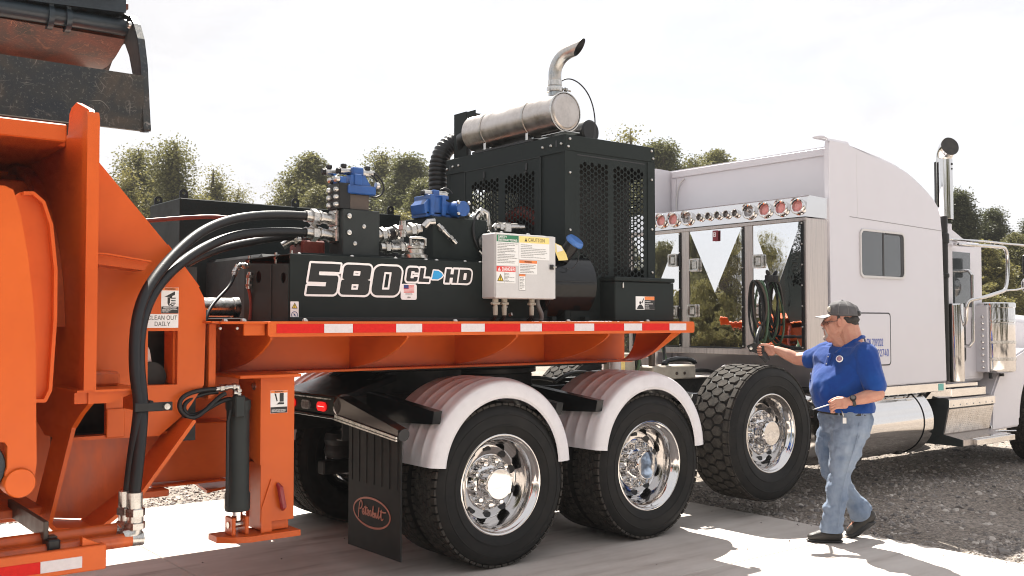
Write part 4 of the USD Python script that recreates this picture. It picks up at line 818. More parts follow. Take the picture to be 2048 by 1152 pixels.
hand = unary_union([Polygon([(.18, .50), (.78, .82), (.78, .62), (.62, .55), (.60, .42), (.50, .42), (.48, .50)]), sbox(.36, .12, .50, .48), sbox(.56, .40, .82, .46), sbox(.56, .26, .82, .32), sbox(.56, .12, .82, .18), LineString([(.40, .12), (.45, .02), (.55, .08), (.62, 0), (.74, .06)]).buffer(.03)])
foot = unary_union([Polygon([(.22, .72), (.32, .70), (.42, .30), (.36, .26)]), sbox(.54, .24, .78, .72), Polygon([(.36, .10), (.80, .10), (.80, .20), (.50, .22), (.30, .06)])])
pinch_label(-1.595, -1.497, 1.070, 1.192, -.0082, None, foot, 'crush warning label on the landing leg')

# ---- grinder body at the left: side plate with the clean-out window
sp = [(-2.543, 2.395), (-2.157, 1.953), (-1.992, 1.741), (-1.965, 1.689), (-1.953, 1.612), (-1.960, 1.237), (-2.052, 1.10), (-2.188, .991), (-2.524, .995), (-2.62, 1.0), (-2.62, 2.395)]
shp = Polygon(sp).difference(sbox(-2.249, 1.245, -2.0995, 1.517)).difference(sbox(-2.60, 1.012, -2.446, 1.172))
part(T, 'side_plate', ext(shp, 'Y', .0, .03), 'orange', label='tall slanted side plate with the clean-out window')
part(T, 'window_jamb', [bx(-2.112, -2.0985, .031, .16, 1.245, 1.517, .002), bx(-2.25, -2.113, .031, .16, 1.235, 1.244, .002)], 'orange')
part(T, 'guide_blade', [ext([(-2.25, 1.50), (-2.20, 1.42), (-2.19, 1.36), (-2.25, 1.33)], 'Y', .12, .13)], 'grey_box')
part(T, 'rotor_chamber', [bx(-2.62, -2.02, .30, .32, .95, 1.75, 0), bx(-2.05, -1.98, .06, .32, .95, 1.85, 0), bx(-2.6, -2.03, .13, .3, .985, .999, 0), lathe([(0, 0), (.08, 0), (.08, .2), (0, .2)], (-2.2, .1, 1.28), (0, 1, 0), 20)], 'chassis')
part(T, 'folded_edge', [ext([(-2.16, 1.957), (-2.14, 1.957), (-1.975, 1.745), (-1.992, 1.741)], 'Y', .031, .06)], 'orange')
part(T, 'rib_strip', [ext([(-2.60, 1.890), (-2.50, 1.886), (-2.30, 1.858), (-2.30, 1.852), (-2.50, 1.879), (-2.60, 1.884)], 'Y', -.19, -.001), ext([(-2.60, 1.884), (-2.50, 1.879), (-2.30, 1.852), (-2.32, 1.812), (-2.60, 1.842)], 'Y', -.15, -.001)], 'orange')
part(T, 'gusset_bar', [ext([(-2.60, 2.37), (-2.58, 2.38), (-2.49, 2.235), (-2.53, 2.215)], 'Y', -.10, -.001)], 'orange')
cl = part(T, 'clean_out_label', bx(-2.264, -2.098, -.0012, -.0002, 1.533, 1.6025, 0), 'label_white', smooth=False, label='white label reading CLEAN OUT DAILY')
part(cl, 'lettering', [text('CLEAN OUT', .0215, (-2.178, -.0013, 1.5735), center=True, depth=.0006, width=.148), text('DAILY', .0215, (-2.178, -.0013, 1.5425), center=True, depth=.0006, width=.078)], 'ink', smooth=False)
pinch_label(-2.186, -2.097, 1.6055, 1.737, -.0002, 'PINCH POINT', hand, 'pinch point warning label above the clean-out window')
# upright flange and the bay left of it
ff = [(-.42, 2.47), (-.36, 2.52), (-.16, 2.585), (-.08, 2.575), (-.04, 2.55), (-.02, 2.455), (.15, 2.45), (.418, 2.444), (1.06, 2.444), (1.06, 1.407), (.754, 1.145), (.334, 1.0), (-.02, 1.0), (-.30, 1.15), (-.42, 1.20)]
part(T, 'upright_flange', ext(ff, 'X', -2.645, -2.622), 'orange', label='wide upright plate with a rounded top')
part(T, 'upright_rim', [hull([(x, y, z) for x in (-2.670, -2.618) for y, z in ((-.440, 1.262), (-.36, 1.262), (-.440, 2.47), (-.425, 2.497), (-.36, 2.50))])], 'orange')
part(T, 'top_beam', [bx(-3.6, -2.72, -.30, .0, 2.372, 2.452, .006)], 'orange'); part(T, 'hopper_wall', [bx(-3.6, -2.40, 1.065, 1.09, .45, 2.44, .004)], 'orange'); part(T, 'hopper_wall', [bx(-3.6, -2.646, .01, 1.05, 2.40, 2.445, .004)], 'orange', label='plate roof placed over the feed bay to keep it dark')  # the roof plate is placed so that the bay inside stays dark
part(T, 'hopper_wall', [bx(-3.62, -3.58, -.9, 1.24, .7, 2.36, .004)], 'orange', label='unseen far wall closing the feed bay against light')  # out of view, shuts out light from the left of the bay
part(T, 'feed_drum', [lathe([(0, 0), (.40, 0), (.42, .02), (.42, .5), (0, .5)], (-3.25, .15, 1.75), (0, 1, 0), 48)], 'orange_worn')
part(T, 'bay_cover', [bx(-3.6, -3.05, -.32, -.301, .9, 2.37, .004)], 'orange'); part(T, 'hood_ring', [quadsheet([[(-2.70 + d, .98 - 1.02 * math.sin(a), 1.42 + 1.0 * math.cos(a)) for d in (0, .053)] for a in np.linspace(0, 1.45, 20)]), quadsheet([[(-2.70, y_, z_) for y_, z_ in ((.98 - 1.02 * math.sin(a), 1.42 + 1.0 * math.cos(a)), (.98 - .97 * math.sin(a), 1.42 + .95 * math.cos(a)))] for a in np.linspace(0, 1.45, 20)])], 'orange_worn')  # front plate is out of view, placed to block light from the bay
part(T, 'bay_floor', [bx(-3.58, -2.72, .0, 1.05, .66, .70, .004)], 'orange_worn'); part(T, 'bay_wall', [bx(-3.58, -2.66, .62, .65, .70, 1.35, .004)], 'orange_worn')
ab = Polygon([(-2.995, 2.054), (-2.952, 2.093), (-2.914, 2.096), (-2.875, 2.063), (-2.844, 1.97), (-2.824, 1.782), (-2.823, 1.571), (-2.838, 1.278), (-2.857, 1.237), (-2.92, 1.24), (-3.0, 1.30), (-3.2, 1.45), (-3.2, 2.0)]).buffer(.01)
part(T, 'feed_arm', [ext(ab, 'Y', -.52, -.48)], 'orange', label='inner feed arm with a rounded top'); rim = ab.difference(ab.buffer(-.014)).intersection(sbox(-2.95, 1.0, -2.7, 2.2))
part(T, 'arm_rim', ext(rim, 'Y', -.56, -.521), 'orange'); part(T, 'arm_crossbar', [bx(-3.2, -2.86, -.50, -.30, 1.66, 1.74, .004), bx(-3.2, -2.87, -.50, -.30, 1.40, 1.52, .004)], 'orange')
af = Polygon([(-3.6, 2.048), (-3.121, 2.054), (-3.095, 2.042), (-3.07, 1.955), (-3.044, 1.809), (-3.024, 1.644), (-3.012, 1.478), (-3.005, 1.147), (-3.002, 1.046), (-3.008, .991), (-3.012, .98), (-3.098, .985), (-3.098, 1.018), (-3.092, 1.035), (-3.093, 1.113), (-3.103, 1.132), (-3.216, 1.144), (-3.6, 1.144)]).buffer(.004)
part(T, 'feed_arm', ext(af, 'Y', -1.06, -1.02), 'orange', label='front feed arm cut by the left edge of the picture')
part(T, 'arm_sleeve', [lathe([(.0, 0), (.050, 0), (.054, .01), (.054, .10), (0, .10)], (-3.055, -1.075, .978), (0, 1, 0), 28)], 'orange'); part(T, 'feed_motor', [lathe([(0, 0), (.10, 0), (.105, .01), (.105, .3), (0, .3)], (-3.20, -1.04, 1.04), (0, 1, 0), 32)], 'bucket_paint')
# shelf with its hose clamp
part(T, 'shelf', [ext([(-2.695, -.43), (-2.41, -.42), (-2.395, -.40), (-2.395, -.001), (-2.70, -.001)], 'Z', 1.252, 1.262), hull([(-2.70, -.41, 1.251), (-2.42, -.41, 1.251), (-2.70, -.41, 1.203), (-2.55, -.41, 1.20), (-2.70, -.40, 1.251), (-2.42, -.40, 1.251), (-2.70, -.40, 1.203), (-2.55, -.40, 1.20)]), bx(-2.405, -2.394, -.43, -.12, 1.150, 1.255, .002)], 'orange')
part(T, 'hose_clamp', [bx(-2.392, -2.372, -.46, -.40, 1.165, 1.205, .003), bx(-2.47, -2.30, -.505, -.495, 1.160, 1.200, .003)], 'black_satin'); part(T, 'clamp_bolt', [cyl((-2.33, -.52, 1.18), (-2.33, -.47, 1.18), .014, 10)], 'zinc')
part(T, 'shelf_box', [bx(-2.60, -2.44, -.20, -.06, 1.263, 1.330, .012)], 'orange_worn')
# lower hopper with its rolled lip
lo = [(-2.62, 1.0), (-2.138, 1.0), (-2.04, 1.085), (-2.055, 1.055), (-2.304, .72), (-2.49, .60), (-2.705, .632), (-2.66, .857)]
part(T, 'lower_panel', ext(lo, 'Y', .10, .12), 'orange_worn', label='worn lower hopper panel')
lip = [(-2.614, 1.166), (-2.731, .642), (-2.709, .616), (-2.523, .586), (-2.338, .714), (-2.07, 1.067)]
part(T, 'lower_lip', ext(LineString(lip).buffer(.009, join_style=1), 'Y', -.16, .125), 'orange'); part(T, 'panel_step', [bx(-2.62, -2.05, .05, .099, .995, 1.010, .002)], 'orange')
part(T, 'bearing_plate', [bx(-2.446, -2.36, -.012, -.001, 1.0, 1.14, .003)], 'orange')
part(T, 'lower_beam', [ext([(-1.93, 1.010), (-1.60, 1.002), (-1.60, .666), (-1.80, .667), (-2.053, .678), (-2.155, .700), (-2.20, .80), (-2.05, 1.0)], 'Y', .53, .548), bx(-2.06, -1.64, .46, .62, .655, .667, .003), bx(-2.02, -1.70, .30, .52, 1.002, 1.012, .002)], 'orange'); part(T, 'diagonal_brace', ext(LineString([(-1.98, 1.05), (-2.19, .80)]).buffer(.018, cap_style=2), 'Y', .28, .40), 'orange')
part(T, 'skid_plate', [ext([(-1.66, 1.12), (-1.45, 1.2), (-1.45, .62), (-1.60, .50), (-1.78, .40)], 'Z', .608, .622)], 'orange'); part(T, 'towing_ear', [bx(-2.26, -2.00, .38, .5, .62, .655, .003)], 'orange')
part(T, 'rear_beam', [bx(-5.5, -2.75, .53, .548, .62, 1.2, .002), bx(-5.5, -2.75, 1.80, 1.818, .62, 1.2, .002), bx(-5.5, -2.66, .6, 1.78, 1.0, 2.3, .01)], 'orange')
# steel pipes, angle iron and rear bumper bar
for q, (a, b) in enumerate((((-2.515, -.50, .651), (-3.9, -.50, .645)), ((-2.503, -.58, .617), (-3.9, -.58, .610)))):
    part(T, 'steel_pipe', cyl(b, a, .030, 20), 'orange_worn'); fitting([a, np.add(a, (.05, 0, 0))], .030)
for hz in ((-2.499, -.50), (-2.482, -.57)):
    part(T, 'hose_end', [lathe([(0, 0), (.030, 0), (.032, .01), (.032, .075), (0, .08)], (hz[0] - .003, hz[1], .742), (0, 0, 1), 20)], 'zinc'); part(T, 'hose_end_nut', [hexnut((hz[0], hz[1], .715), (0, 0, 1), .042, .035)], 'steel')
    part(T, 'elbow_fitting', [tube([(hz[0], hz[1], .735), (hz[0], hz[1], .67), (hz[0] - .008, hz[1], .64), (hz[0] - .05, hz[1], .628 if hz[1] < -.55 else .648)], .034, 16), hexnut((hz[0], hz[1], .66), (0, 0, 1), .044, .03)], 'zinc')
part(T, 'angle_iron', [bx(-2.855, -2.835, -.57, .10, .66, .735, .003), bx(-2.835, -2.80, -.57, .10, .66, .670, .003)], 'brown_steel'); part(T, 'pipe_clamp', [bx(-2.85, -2.80, -.62, -.46, .60, .665, .006)], 'black_satin')
part(T, 'bumper_bar', [bx(-4.2, -2.629, -.66, -.63, .525, .628, .004), bx(-2.66, -2.63, -.629, -.2, .525, .628, .004)], 'orange')
part(T, 'reflective_tape', bx(-2.886, -2.726, -.6618, -.66, .545, .592, .0004), 'tape_white', label='white reflective strip on the rear bumper bar'); part(T, 'reflective_tape', bx(-3.18, -2.887, -.6618, -.66, .545, .592, .0004), 'tape_red', label='red reflective strip on the rear bumper bar')
part(T, 'bar_gusset', [ext([(-2.72, .629), (-2.65, .629), (-2.72, .665)], 'Y', -.64, -.60)], 'orange')
# ---------------------------------------------------------------- the white tractor
pm('hanger_dark_reflection', (0.10, 0.085, 0.08), 0.10, metal=0.85, coat=0.2)  # polished hanger; its dark reddish reflection is put into the base colour
V = xf('semi_tractor', label='white semi tractor with a tall sleeper, chrome stacks and polished steel tool boxes', cat='truck')
def ring_blocks(shape, n, phase=0.0, R=1.0, cx=0, cz=0):
    """shape: convex corner list (arc metres, y, r): a block, copied n times round the tyre axis"""
    s = np.asarray(shape, float)
    h = hull(s); hv, hf = np.array(h.vertices), np.array(h.faces); out_v, out_f = [], []
    for k in range(n):
        a = hv[:, 0] / R + 2 * pi * (k + phase) / n
        out_v.append(np.c_[cx + hv[:, 2] * np.cos(a), hv[:, 1], cz + hv[:, 2] * np.sin(a)]); out_f.append(hf + k * len(hv))
    return np.concatenate(out_v), np.concatenate(out_f)
def fixf(v, f):
    t = trimesh.Trimesh(v, f, process=False)
    return t
def tyre(cx, cz, y, R, W, rb, tread, s=1, hexed=False):
    """outer side at y; s=+1: the tyre goes on towards +y"""
    g = R - .014
    side = [(rb, .018), (rb + .012, .004), (rb + .05, -.008), (rb + (g - rb) * .30, -.012), (rb + (g - rb) * .31, -.0155), (rb + (g - rb) * .345, -.0155), (rb + (g - rb) * .355, -.0125), (rb + (g - rb) * .5, -.014), (rb + (g - rb) * .66, -.0115), (rb + (g - rb) * .67, -.0145), (rb + (g - rb) * .70, -.0140), (rb + (g - rb) * .71, -.0105), (rb + (g - rb) * .78, -.008), (g - .03, .002), (g - .010, .012), (g, .026)]
    prof = [(r, d) for r, d in side] + [(g, W - .026)] + [(r, W - d) for r, d in side[::-1]]
    body = lathe([(r, s * d) for r, d in prof], (cx, y, cz), (0, 1, 0), 72)
    if s < 0: body.faces = body.faces[:, ::-1]
    blocks = []
    def add(u0, u1, y0, y1, n, ph=0., skew=0.0, top=0.0):
        p = .004
        c = []
        for (u, v) in ((u0, y0), (u1, y0), (u1, y1), (u0, y1)):
            du = skew * (v - (y0 + y1) / 2)
            um, vm = (u0 + u1) / 2, (y0 + y1) / 2
            c.append((u + du, y + s * v, g - .004)); c.append((um + (u - um) * .94 + du, y + s * (vm + (v - vm) * .94), R - top))
        blocks.append(ring_blocks(c, n, ph, R, cx, cz))
    if hexed:
        n = 37; p = 2 * pi * R / n; rows = 3; yw = (W - .15) / rows
        for q in range(rows):
            yc = .075 + yw * (q + .5); hx_ = []
            for a in range(6):
                u = p * .475 * math.cos(a * pi / 3 + pi / 2); v = yw * .62 * math.sin(a * pi / 3 + pi / 2)
                hx_ += [(u * 1.0, y + s * (yc + v), g - .004), (u * .92, y + s * (yc + v * .93), R)]
            blocks.append(ring_blocks(hx_, n, .5 * (q % 2), R, cx, cz))
        for ph, a, b in ((.5, .020, .064), (.5, W - .064, W - .020)): add(-p * .45, p * .45, a, b, n, ph, 0, .003)
        for a in (.008, W - .018): add(-p * .46, p * .46, a, a + .010, n, .5, 0, .012)
    else:
        n = 62; p = 2 * pi * R / n
        add(-p * .40, p * .40, .010, .058, n, 0, .10, .003); add(-p * .40, p * .40, W - .058, W - .010, n, .3, .10, .003)
        add(-p * .46, p * .46, .064, .098, n, .35, .35); add(-p * .46, p * .46, .103, W / 2 - .003, n, .8, -.35); add(-p * .46, p * .46, W / 2 + .003, W - .103, n, .15, .35); add(-p * .46, p * .46, W - .098, W - .064, n, .6, -.35)
    bv, bf, o = [], [], 0
    for v, f in blocks: bv.append(v); bf.append(f + o); o += len(v)
    bm = trimesh.Trimesh(np.concatenate(bv), np.concatenate(bf), process=False)
    if s < 0: bm.faces = bm.faces[:, ::-1]
    return body, bm
def wheel(cx, cz, y, R=.524, W=.28, rl=.319, dish=.155, tread='drive', s=1, full=True, hexed=False, cap=True, label=None, big_nuts=False):
    w = xf('wheel', parent=V, label=label)
    body, bm = tyre(cx, cz, y, R, W, rl - .002, tread, s, hexed)
    part(w, 'tyre', body, 'rubber', smooth=40); part(w, 'tread', bm, 'tread', smooth=False)
    def lt(prof, n=64):
        t = lathe([(r, s * d) for r, d in prof], (cx, y, cz), (0, 1, 0), n)
        if s < 0: t.faces = t.faces[:, ::-1]
        return t
    D = dish
    rim = [(rl + .003, .030), (rl + .006, .018), (rl + .004, .010), (rl - .003, .007), (rl - .010, .010), (rl - .016, .020), (rl - .022, .030), (rl - .030, .034), (rl - .036, .046), (rl - .044, .060), (rl - .050, .075), (rl - .056, D * .85), (rl - .066, D + .018), (rl - .082, D + .028)]
    part(w, 'rim', lt(rim), 'aluminium', smooth=50)
    disc = [(rl - .081, D + .027), (rl - .10, D + .026), (.186, D + .006), (.181, D - .004), (.175, D - .006), (.170, D + .002), (.165, D + .004), (.10, D + .004)]
    part(w, 'disc', lt(disc), 'aluminium', smooth=40)
    if not full: 
        part(w, 'hub', lt([(.10, D + .003), (.10, D - .05), (.0, D - .05)]), 'chassis'); return w
    for k in range(10):
        a = 2 * pi * (k + .5) / 10; rh = (rl - .10 + .186) / 2 + .002
        pc = np.array([cx + rh * math.cos(a), y + s * (D + .0145), cz + rh * math.sin(a)])
        nrm = np.array([-.5 * math.cos(a) , -s * 1.0, -.5 * math.sin(a)]); nrm /= np.linalg.norm(nrm)
        part(w, 'hand_hole', lathe([(0, -.004), (.028, -.004), (.028, .0022), (.0255, .0024), (0, .0024)], pc, nrm, 20), 'ink', smooth=30)  # flat black disc paints the darkness of the open hole
    for k in range(10):
        a = 2 * pi * k / 10 + .15; rn = .143
        part(w, 'lug_nut', lathe([(0, 0), (.027, 0), (.025, .010), (.0205, .014), (.0195, .056), (.015, .063), (0, .064)], (cx + rn * math.cos(a), y + s * (D + .004), cz + rn * math.sin(a)), (0, -s, 0), 16), 'chrome', smooth=45)
    hd = D - .05 if not big_nuts else D - .02
    part(w, 'hub', lt([(.120, D + .003), (.112, D - .008), (.088, D - .012), (.084, .070 if not big_nuts else .03)], 48), 'chrome', smooth=45)
    if not big_nuts:
        for k in range(16):
            a = 2 * pi * k / 16
            p0 = np.array([cx + .086 * math.cos(a), y + s * .075, cz + .086 * math.sin(a)])
            part(w, 'hub_rib', tube([p0, p0 + [0, s * (D - .095), 0]], .0075, 6), 'chrome')
    c0 = .030 if not big_nuts else .005
    part(w, 'hub_cap', lt([(.090, c0 + .045), (.101, c0 + .040), (.103, c0 + .010), (.098, c0 + .001), (.093, c0), (0, c0)], 48), 'chrome', smooth=25)
    return w
for k, x in enumerate((0.0, 1.357)):
    wheel(x, .524, 0.0, label='rear drive wheel by the mud flap' if k == 0 else 'front drive wheel')
    wheel(x, .524, .33, full=False, label='inner dual wheel'); wheel(x, .524, 2.44, s=-1, full=False, label='far side dual wheel'); wheel(x, .524, 2.11, s=-1, full=False, label='far side inner dual wheel')
wheel(2.774, .657, 0.0, R=.555, W=.42, dish=.115, hexed=True, big_nuts=True, label='raised lift axle wheel with a honeycomb tread'); wheel(2.774, .657, 2.44, R=.555, W=.42, dish=.115, hexed=True, s=-1, full=False, label='far side lift axle wheel')
wheel(7.98, .49, .06, full=False, label='steer wheel'); wheel(7.98, .49, 2.38, s=-1, full=False, label='far side steer wheel')
for x in (0., 1.357, 2.774):
    z = .657 if x > 2 else .524
    part(V, 'axle', [cyl((x, .25, z), (x, 2.2, z), .075, 20), lathe([(0, -.24), (.12, -.22), (.20, 0), (.12, .22), (0, .24)], (x, 1.22, z), (0, 1, 0), 28)], 'chassis')
    if x < 2:
        for y in (.83, 1.61): part(V, 'air_spring', [lathe([(0, 0), (.11, 0), (.13, .05), (.115, .09), (.13, .13), (.11, .18), (0, .18)], (x - .28, y, .56), (0, 0, 1), 24), bx(x - .45, x + .12, y - .05, y + .05, .44, .54, .01)], 'chassis')
# fenders
def fender(hx, y0, y1, s=1):
    cz, R_ = .622, .572
    prof = [(0.002, -.112), (-.004, -.106), (-.006, -.094), (-.003, -.050), (.008, -.018), (.024, -.005), (.048, 0)]
    for yc in (.105, .215, .325, .44):
        prof += [(yc - .022, 0.0), (yc - .012, .011), (yc + .012, .011), (yc + .022, 0.0)]
    prof += [(.58, 0.0), (.60, -.006), (.602, -.03)]
    an = np.linspace(math.radians(1.5), math.radians(174), 64)
    g = []; g2 = []
    for i, a in enumerate(an):
        e = min(i, 63 - i); k = min(1, e / 4.0)
        row = []; row2 = []
        for d, h in prof:
            r = R_ + (h * k if h > 0 else h); yy = y0 + s * d
            row.append((hx + r * math.cos(a), yy, cz + r * math.sin(a))); r2 = r - .006; row2.append((hx + r2 * math.cos(a), yy + s * .003, cz + r2 * math.sin(a)))
        g.append(row); g2.append(row2)
    a_, b_ = quadsheet(g), quadsheet(g2)
    (b_ if s > 0 else a_).faces = (b_ if s > 0 else a_).faces[:, ::-1]
    rim_ = []
    for side in (0, -1): rim_.append(quadsheet([g[side], g2[side]]))
    for j in (0, -1): rim_.append(quadsheet([[r[j] for r in g], [r[j] for r in g2]]))
    return [a_, b_] + rim_
for k, x in enumerate((0.0, 1.357)):
    part(V, 'fender', fender(x, -.022, .60), 'fender_white', smooth=50, label='white ribbed fender over the rear drive wheel' if k == 0 else 'white ribbed fender over the front drive wheel')
    part(V, 'fender', fender(x, 2.462, 1.84, -1), 'fender_white', smooth=50, label='far side white fender')
    for xx, q in ((x - .50, .985), (x + .485, .985)):
        part(V, 'fender_bracket', [hull([(xx - .04, .79, q + .11), (xx + .04, .79, q + .11), (xx - .04, .79, q - .08), (xx + .04, .79, q - .08), (xx - .03, .0, q + .045 - .01), (xx + .03, .0, q + .045 - .01), (xx - .03, .02, q - .045), (xx + .03, .02, q - .045)])], 'black_gloss')
        part(V, 'fender_bracket', [bx(xx - .03, xx + .03, 1.65, 2.44, q - .05, q + .05, .01)], 'black_gloss')
# chassis
part(V, 'frame_rail', [bx(-.72, 8.6, .79, .80, .78, 1.07, .002), bx(-.72, 8.6, .80, .87, 1.06, 1.07, .002), bx(-.72, 8.6, .80, .87, .78, .79, .002)], 'chassis')
part(V, 'frame_rail', [bx(-.72, 8.6, 1.64, 1.65, .78, 1.07, .002), bx(-.72, 8.6, 1.57, 1.639, 1.06, 1.07, .002)], 'chassis')
part(V, 'crossmember', [bx(x, x + .1, .80, 1.64, .84, 1.04, .004) for x in (-.3, .65, 1.9, 3.3, 4.6)], 'chassis')
part(V, 'tail_panel', [bx(-.765, -.735, .745, 1.70, .945, 1.075, .008), bx(-.79, -.73, .745, 1.70, .928, .944, .003), ext([(-.73, 1.075), (-.30, 1.20), (-.30, 1.16), (-.71, 1.04)], 'Y', .80, 1.64)], 'black_gloss', label='black tail panel with lamps')
part(V, 'ramp', [ext([(-.70, 1.05), (-.30, 1.215), (.3, 1.215), (.3, 1.07)], 'Y', y, y + .12) for y in (.88, 1.44)], 'chassis')
part(V, 'fifth_wheel', [lathe([(0, 0), (.45, 0), (.47, -.02), (.47, -.05), (0, -.05)], (.68, 1.22, 1.232), (0, 0, 1), 40), bx(.4, .95, .85, 1.6, 1.07, 1.18, .01)], 'chassis')
for y, m, c in ((.985, 'lamp_red', 'lamp_hot'), (1.215, 'lens_clear', 'lens_dark'), (1.44, 'lamp_red', 'lamp_hot')):
    lo_ = ext(LineString([(y - .032, .998), (y + .032, .998)]).buffer(.031), 'X', -.776, -.766)
    lp_ = part(V, 'tail_lamp', lo_, m, label='lit red tail lamp' if m == 'lamp_red' else 'clear reversing lamp')
    part(lp_, 'bulb_row', [bx(-.7785, -.7765, y - .042, y + .042, .996, 1.001, 0)] if m == 'lamp_red' else [bx(-.7785, -.7765, y - .05 + .016 * k, y - .043 + .016 * k, .98, 1.016, 0) for k in range(7)], c, smooth=False)
part(V, 'lamp_trim', [ext(LineString([(1.4, 1.052), (.86, 1.052)]).buffer(.004), 'X', -.772, -.766)], 'zinc')
# mud flaps on tapered hangers
for yA, yB, lab in ((.73, 0.0, 'near'), (1.71, 2.44, 'far')):
    d_ = 1 if yB > yA else -1
    part(V, 'flap_hanger', [cyl((-.75, yA, 1.02), (-.75, yA + d_ * .02, 1.02), .075, 20), hull([(-.80, yA, 1.085), (-.70, yA, 1.085), (-.80, yA, .955), (-.70, yA, .955), (-.785, yB, .925), (-.715, yB, .925), (-.785, yB, .865), (-.715, yB, .865)])], 'hanger_dark_reflection', smooth=25)
    part(V, 'hanger_strip', [hull([(-.812, yA, .965), (-.803, yA, .965), (-.812, yA, .945), (-.803, yA, .945), (-.80, yB, .885), (-.79, yB, .885), (-.80, yB, .872), (-.79, yB, .872)]), hull([(-.812, yA, .94), (-.803, yA, .94), (-.812, yA, .928), (-.803, yA, .928), (-.80, yB, .866), (-.79, yB, .866), (-.80, yB, .858), (-.79, yB, .858)])], 'steel')
    part(V, 'hanger_cap', [cyl((-.75, yB, .895), (-.75, yB + d_ * .012, .893), .038, 20)], 'ink')
    y0_, y1_ = sorted((yB - d_ * .015, yA + d_ * .09))
    fp = part(V, 'mud_flap', [hull([(-.755, y0_, .90), (-.745, y0_, .90), (-.755, y1_, .95), (-.745, y1_, .95), (-.757, y0_, .145), (-.747, y0_, .145), (-.757, y1_, .145), (-.747, y1_, .145)])], 'rubber', label='black mud flap with an oval emblem' if lab == 'near' else 'far side mud flap')
    part(fp, 'flap_rib', [bx(-.760, -.7552, y, y + .012, .56, .90, .001) for y in np.linspace(y0_ + .03, y1_ - .05, 7)], 'rubber')
    if lab == 'near':
        ov = affinity.scale(Point(0, 0).buffer(1, quad_segs=24), .225, .095); ovl = affinity.scale(Point(0, 0).buffer(1, quad_segs=24), .213, .083)
        EM = dict(o=(-.7585, .345, .385), right=(0, -1, 0), up=(0, 0, 1))
        pm('emblem', (0.30, 0.075, 0.04), 0.5)
        part(fp, 'emblem_ring', flat(ov.difference(ovl), depth=.002, **EM), 'emblem', smooth=False)
        def stroke(p, x): return LineString([(x + a * .034, b * .034) for a, b in spline(np.array(p, float), 26)])
        L = [([(.15, -1.3), (.35, 0.2), (.75, 1.45), (1.15, 1.75), (1.55, 1.3), (1.3, .55), (.7, .25)], -.165), ([(0, -.25), (.5, -.1), (.55, .35), (.2, .35), (.05, -.2), (.4, -.6), (.9, -.2)], -.112), ([(0, -.3), (.35, .9), (.30, .1), (.25, -.55), (.6, -.35)], -.078), ([(-.4, .75), (.2, .68), (.7, .75)], -.072), ([(0, -.25), (.5, -.1), (.55, .35), (.2, .35), (.05, -.2), (.4, -.6), (.9, -.2)], -.052), ([(0, -.4), (.2, .35), (.5, .3), (.45, -.5), (.8, -.3)], -.022),
             ([(0, -.3), (.45, 1.25), (.3, .3), (.25, -.6), (.7, -.5), (.75, .05), (.35, .05), (.9, -.1)], .008), ([(0, .1), (.1, -.55), (.4, .2), (.5, -.5), (.9, -.2)], .040), ([(0, -.4), (.55, 1.25), (.35, .3), (.3, -.6), (.7, -.3)], .072), ([(0, -.3), (.4, .95), (.3, .1), (.4, -.7), (1.0, -.5)], .105), ([(-.3, .75), (.4, .68), (1.6, .78)], .115)]
        part(fp, 'emblem_script', flat(unary_union([stroke(p, x).buffer(.0042) for p, x in L]), depth=.002, **EM), 'emblem', smooth=False)
# little plates on the frame
fl_ = part(V, 'frame_label', bx(-.10, -.03, .776, .788, .98, 1.05, .001), 'label_white', smooth=False); part(fl_, 'dark_field', bx(-.06, -.032, .7745, .7755, .982, 1.03, 0), 'ink', smooth=False); part(fl_, 'orange_band', bx(-.06, -.032, .7745, .7755, 1.032, 1.048, 0), 'warn_yellow', smooth=False)
fl_ = part(V, 'frame_label', bx(2.62, 2.77, .786, .789, .885, .945, .001), 'label_white', smooth=False); part(fl_, 'dark_field', bx(2.70, 2.768, .7845, .7855, .888, .942, 0), 'ink', smooth=False); part(fl_, 'round_mark', ext(Point(2.66, .915).buffer(.024).difference(Point(2.66, .915).buffer(.014)), 'Y', .7845, .7855), 'ink', smooth=False)
# deck gear between the fifth wheel and the cab boxes
part(V, 'steel_bracket', [bx(2.16, 2.70, .74, 1.0, 1.075, 1.19, .01)], 'putty', label='beige steel bracket with two bolts'); 
for x in (2.45, 2.55): part(V, 'bracket_bolt', bolt((x, .74, 1.125), (0, -1, 0), .014), 'brown_steel')
part(V, 'air_pipe', [tube([(2.25, .70, 1.20), (2.30, .70, 1.235), (2.6, .72, 1.235), (2.66, .72, 1.20)], .022, 10, smooth=24)], 'black_gloss')
part(V, 'catwalk', [bx(2.55, 3.35, .75, 1.7, 1.072, 1.085, .003)], 'tread_plate')
part(V, 'steel_post', [bx(2.21, 2.245, .80, .84, 1.06, 1.36, .003)], 'brown_steel'); part(V, 'steel_post', [bx(2.255, 2.285, .80, .84, 1.06, 1.36, .003)], 'stainless')
part(V, 'pale_box', [bx(1.98, 2.12, .90, 1.15, 1.07, 1.30, .008)], 'putty'); part(V, 'grey_panel', [bx(2.2, 2.75, 1.35, 1.40, 1.07, 1.24, .004)], 'stainless'); part(V, 'filter_can', [lathe([(0, 0), (.045, 0), (.05, .02), (.05, .2), (0, .2)], (1.80, .82, 1.08), (0, 0, 1), 20)], 'grey_box'); part(V, 'filter_can', [lathe([(0, 0), (.025, 0), (.025, .2), (0, .2)], (1.90, .84, 1.08), (0, 0, 1), 16)], 'caution_yellow'); part(V, 'gladhand', [lathe([(0, 0), (.03, 0), (.035, .03), (.02, .06), (0, .06)], (1.70, .84, 1.10), (0, -1, .3), 16), cyl((1.72, .84, 1.08), (1.78, .84, 1.14), .02, 10)], 'steel')
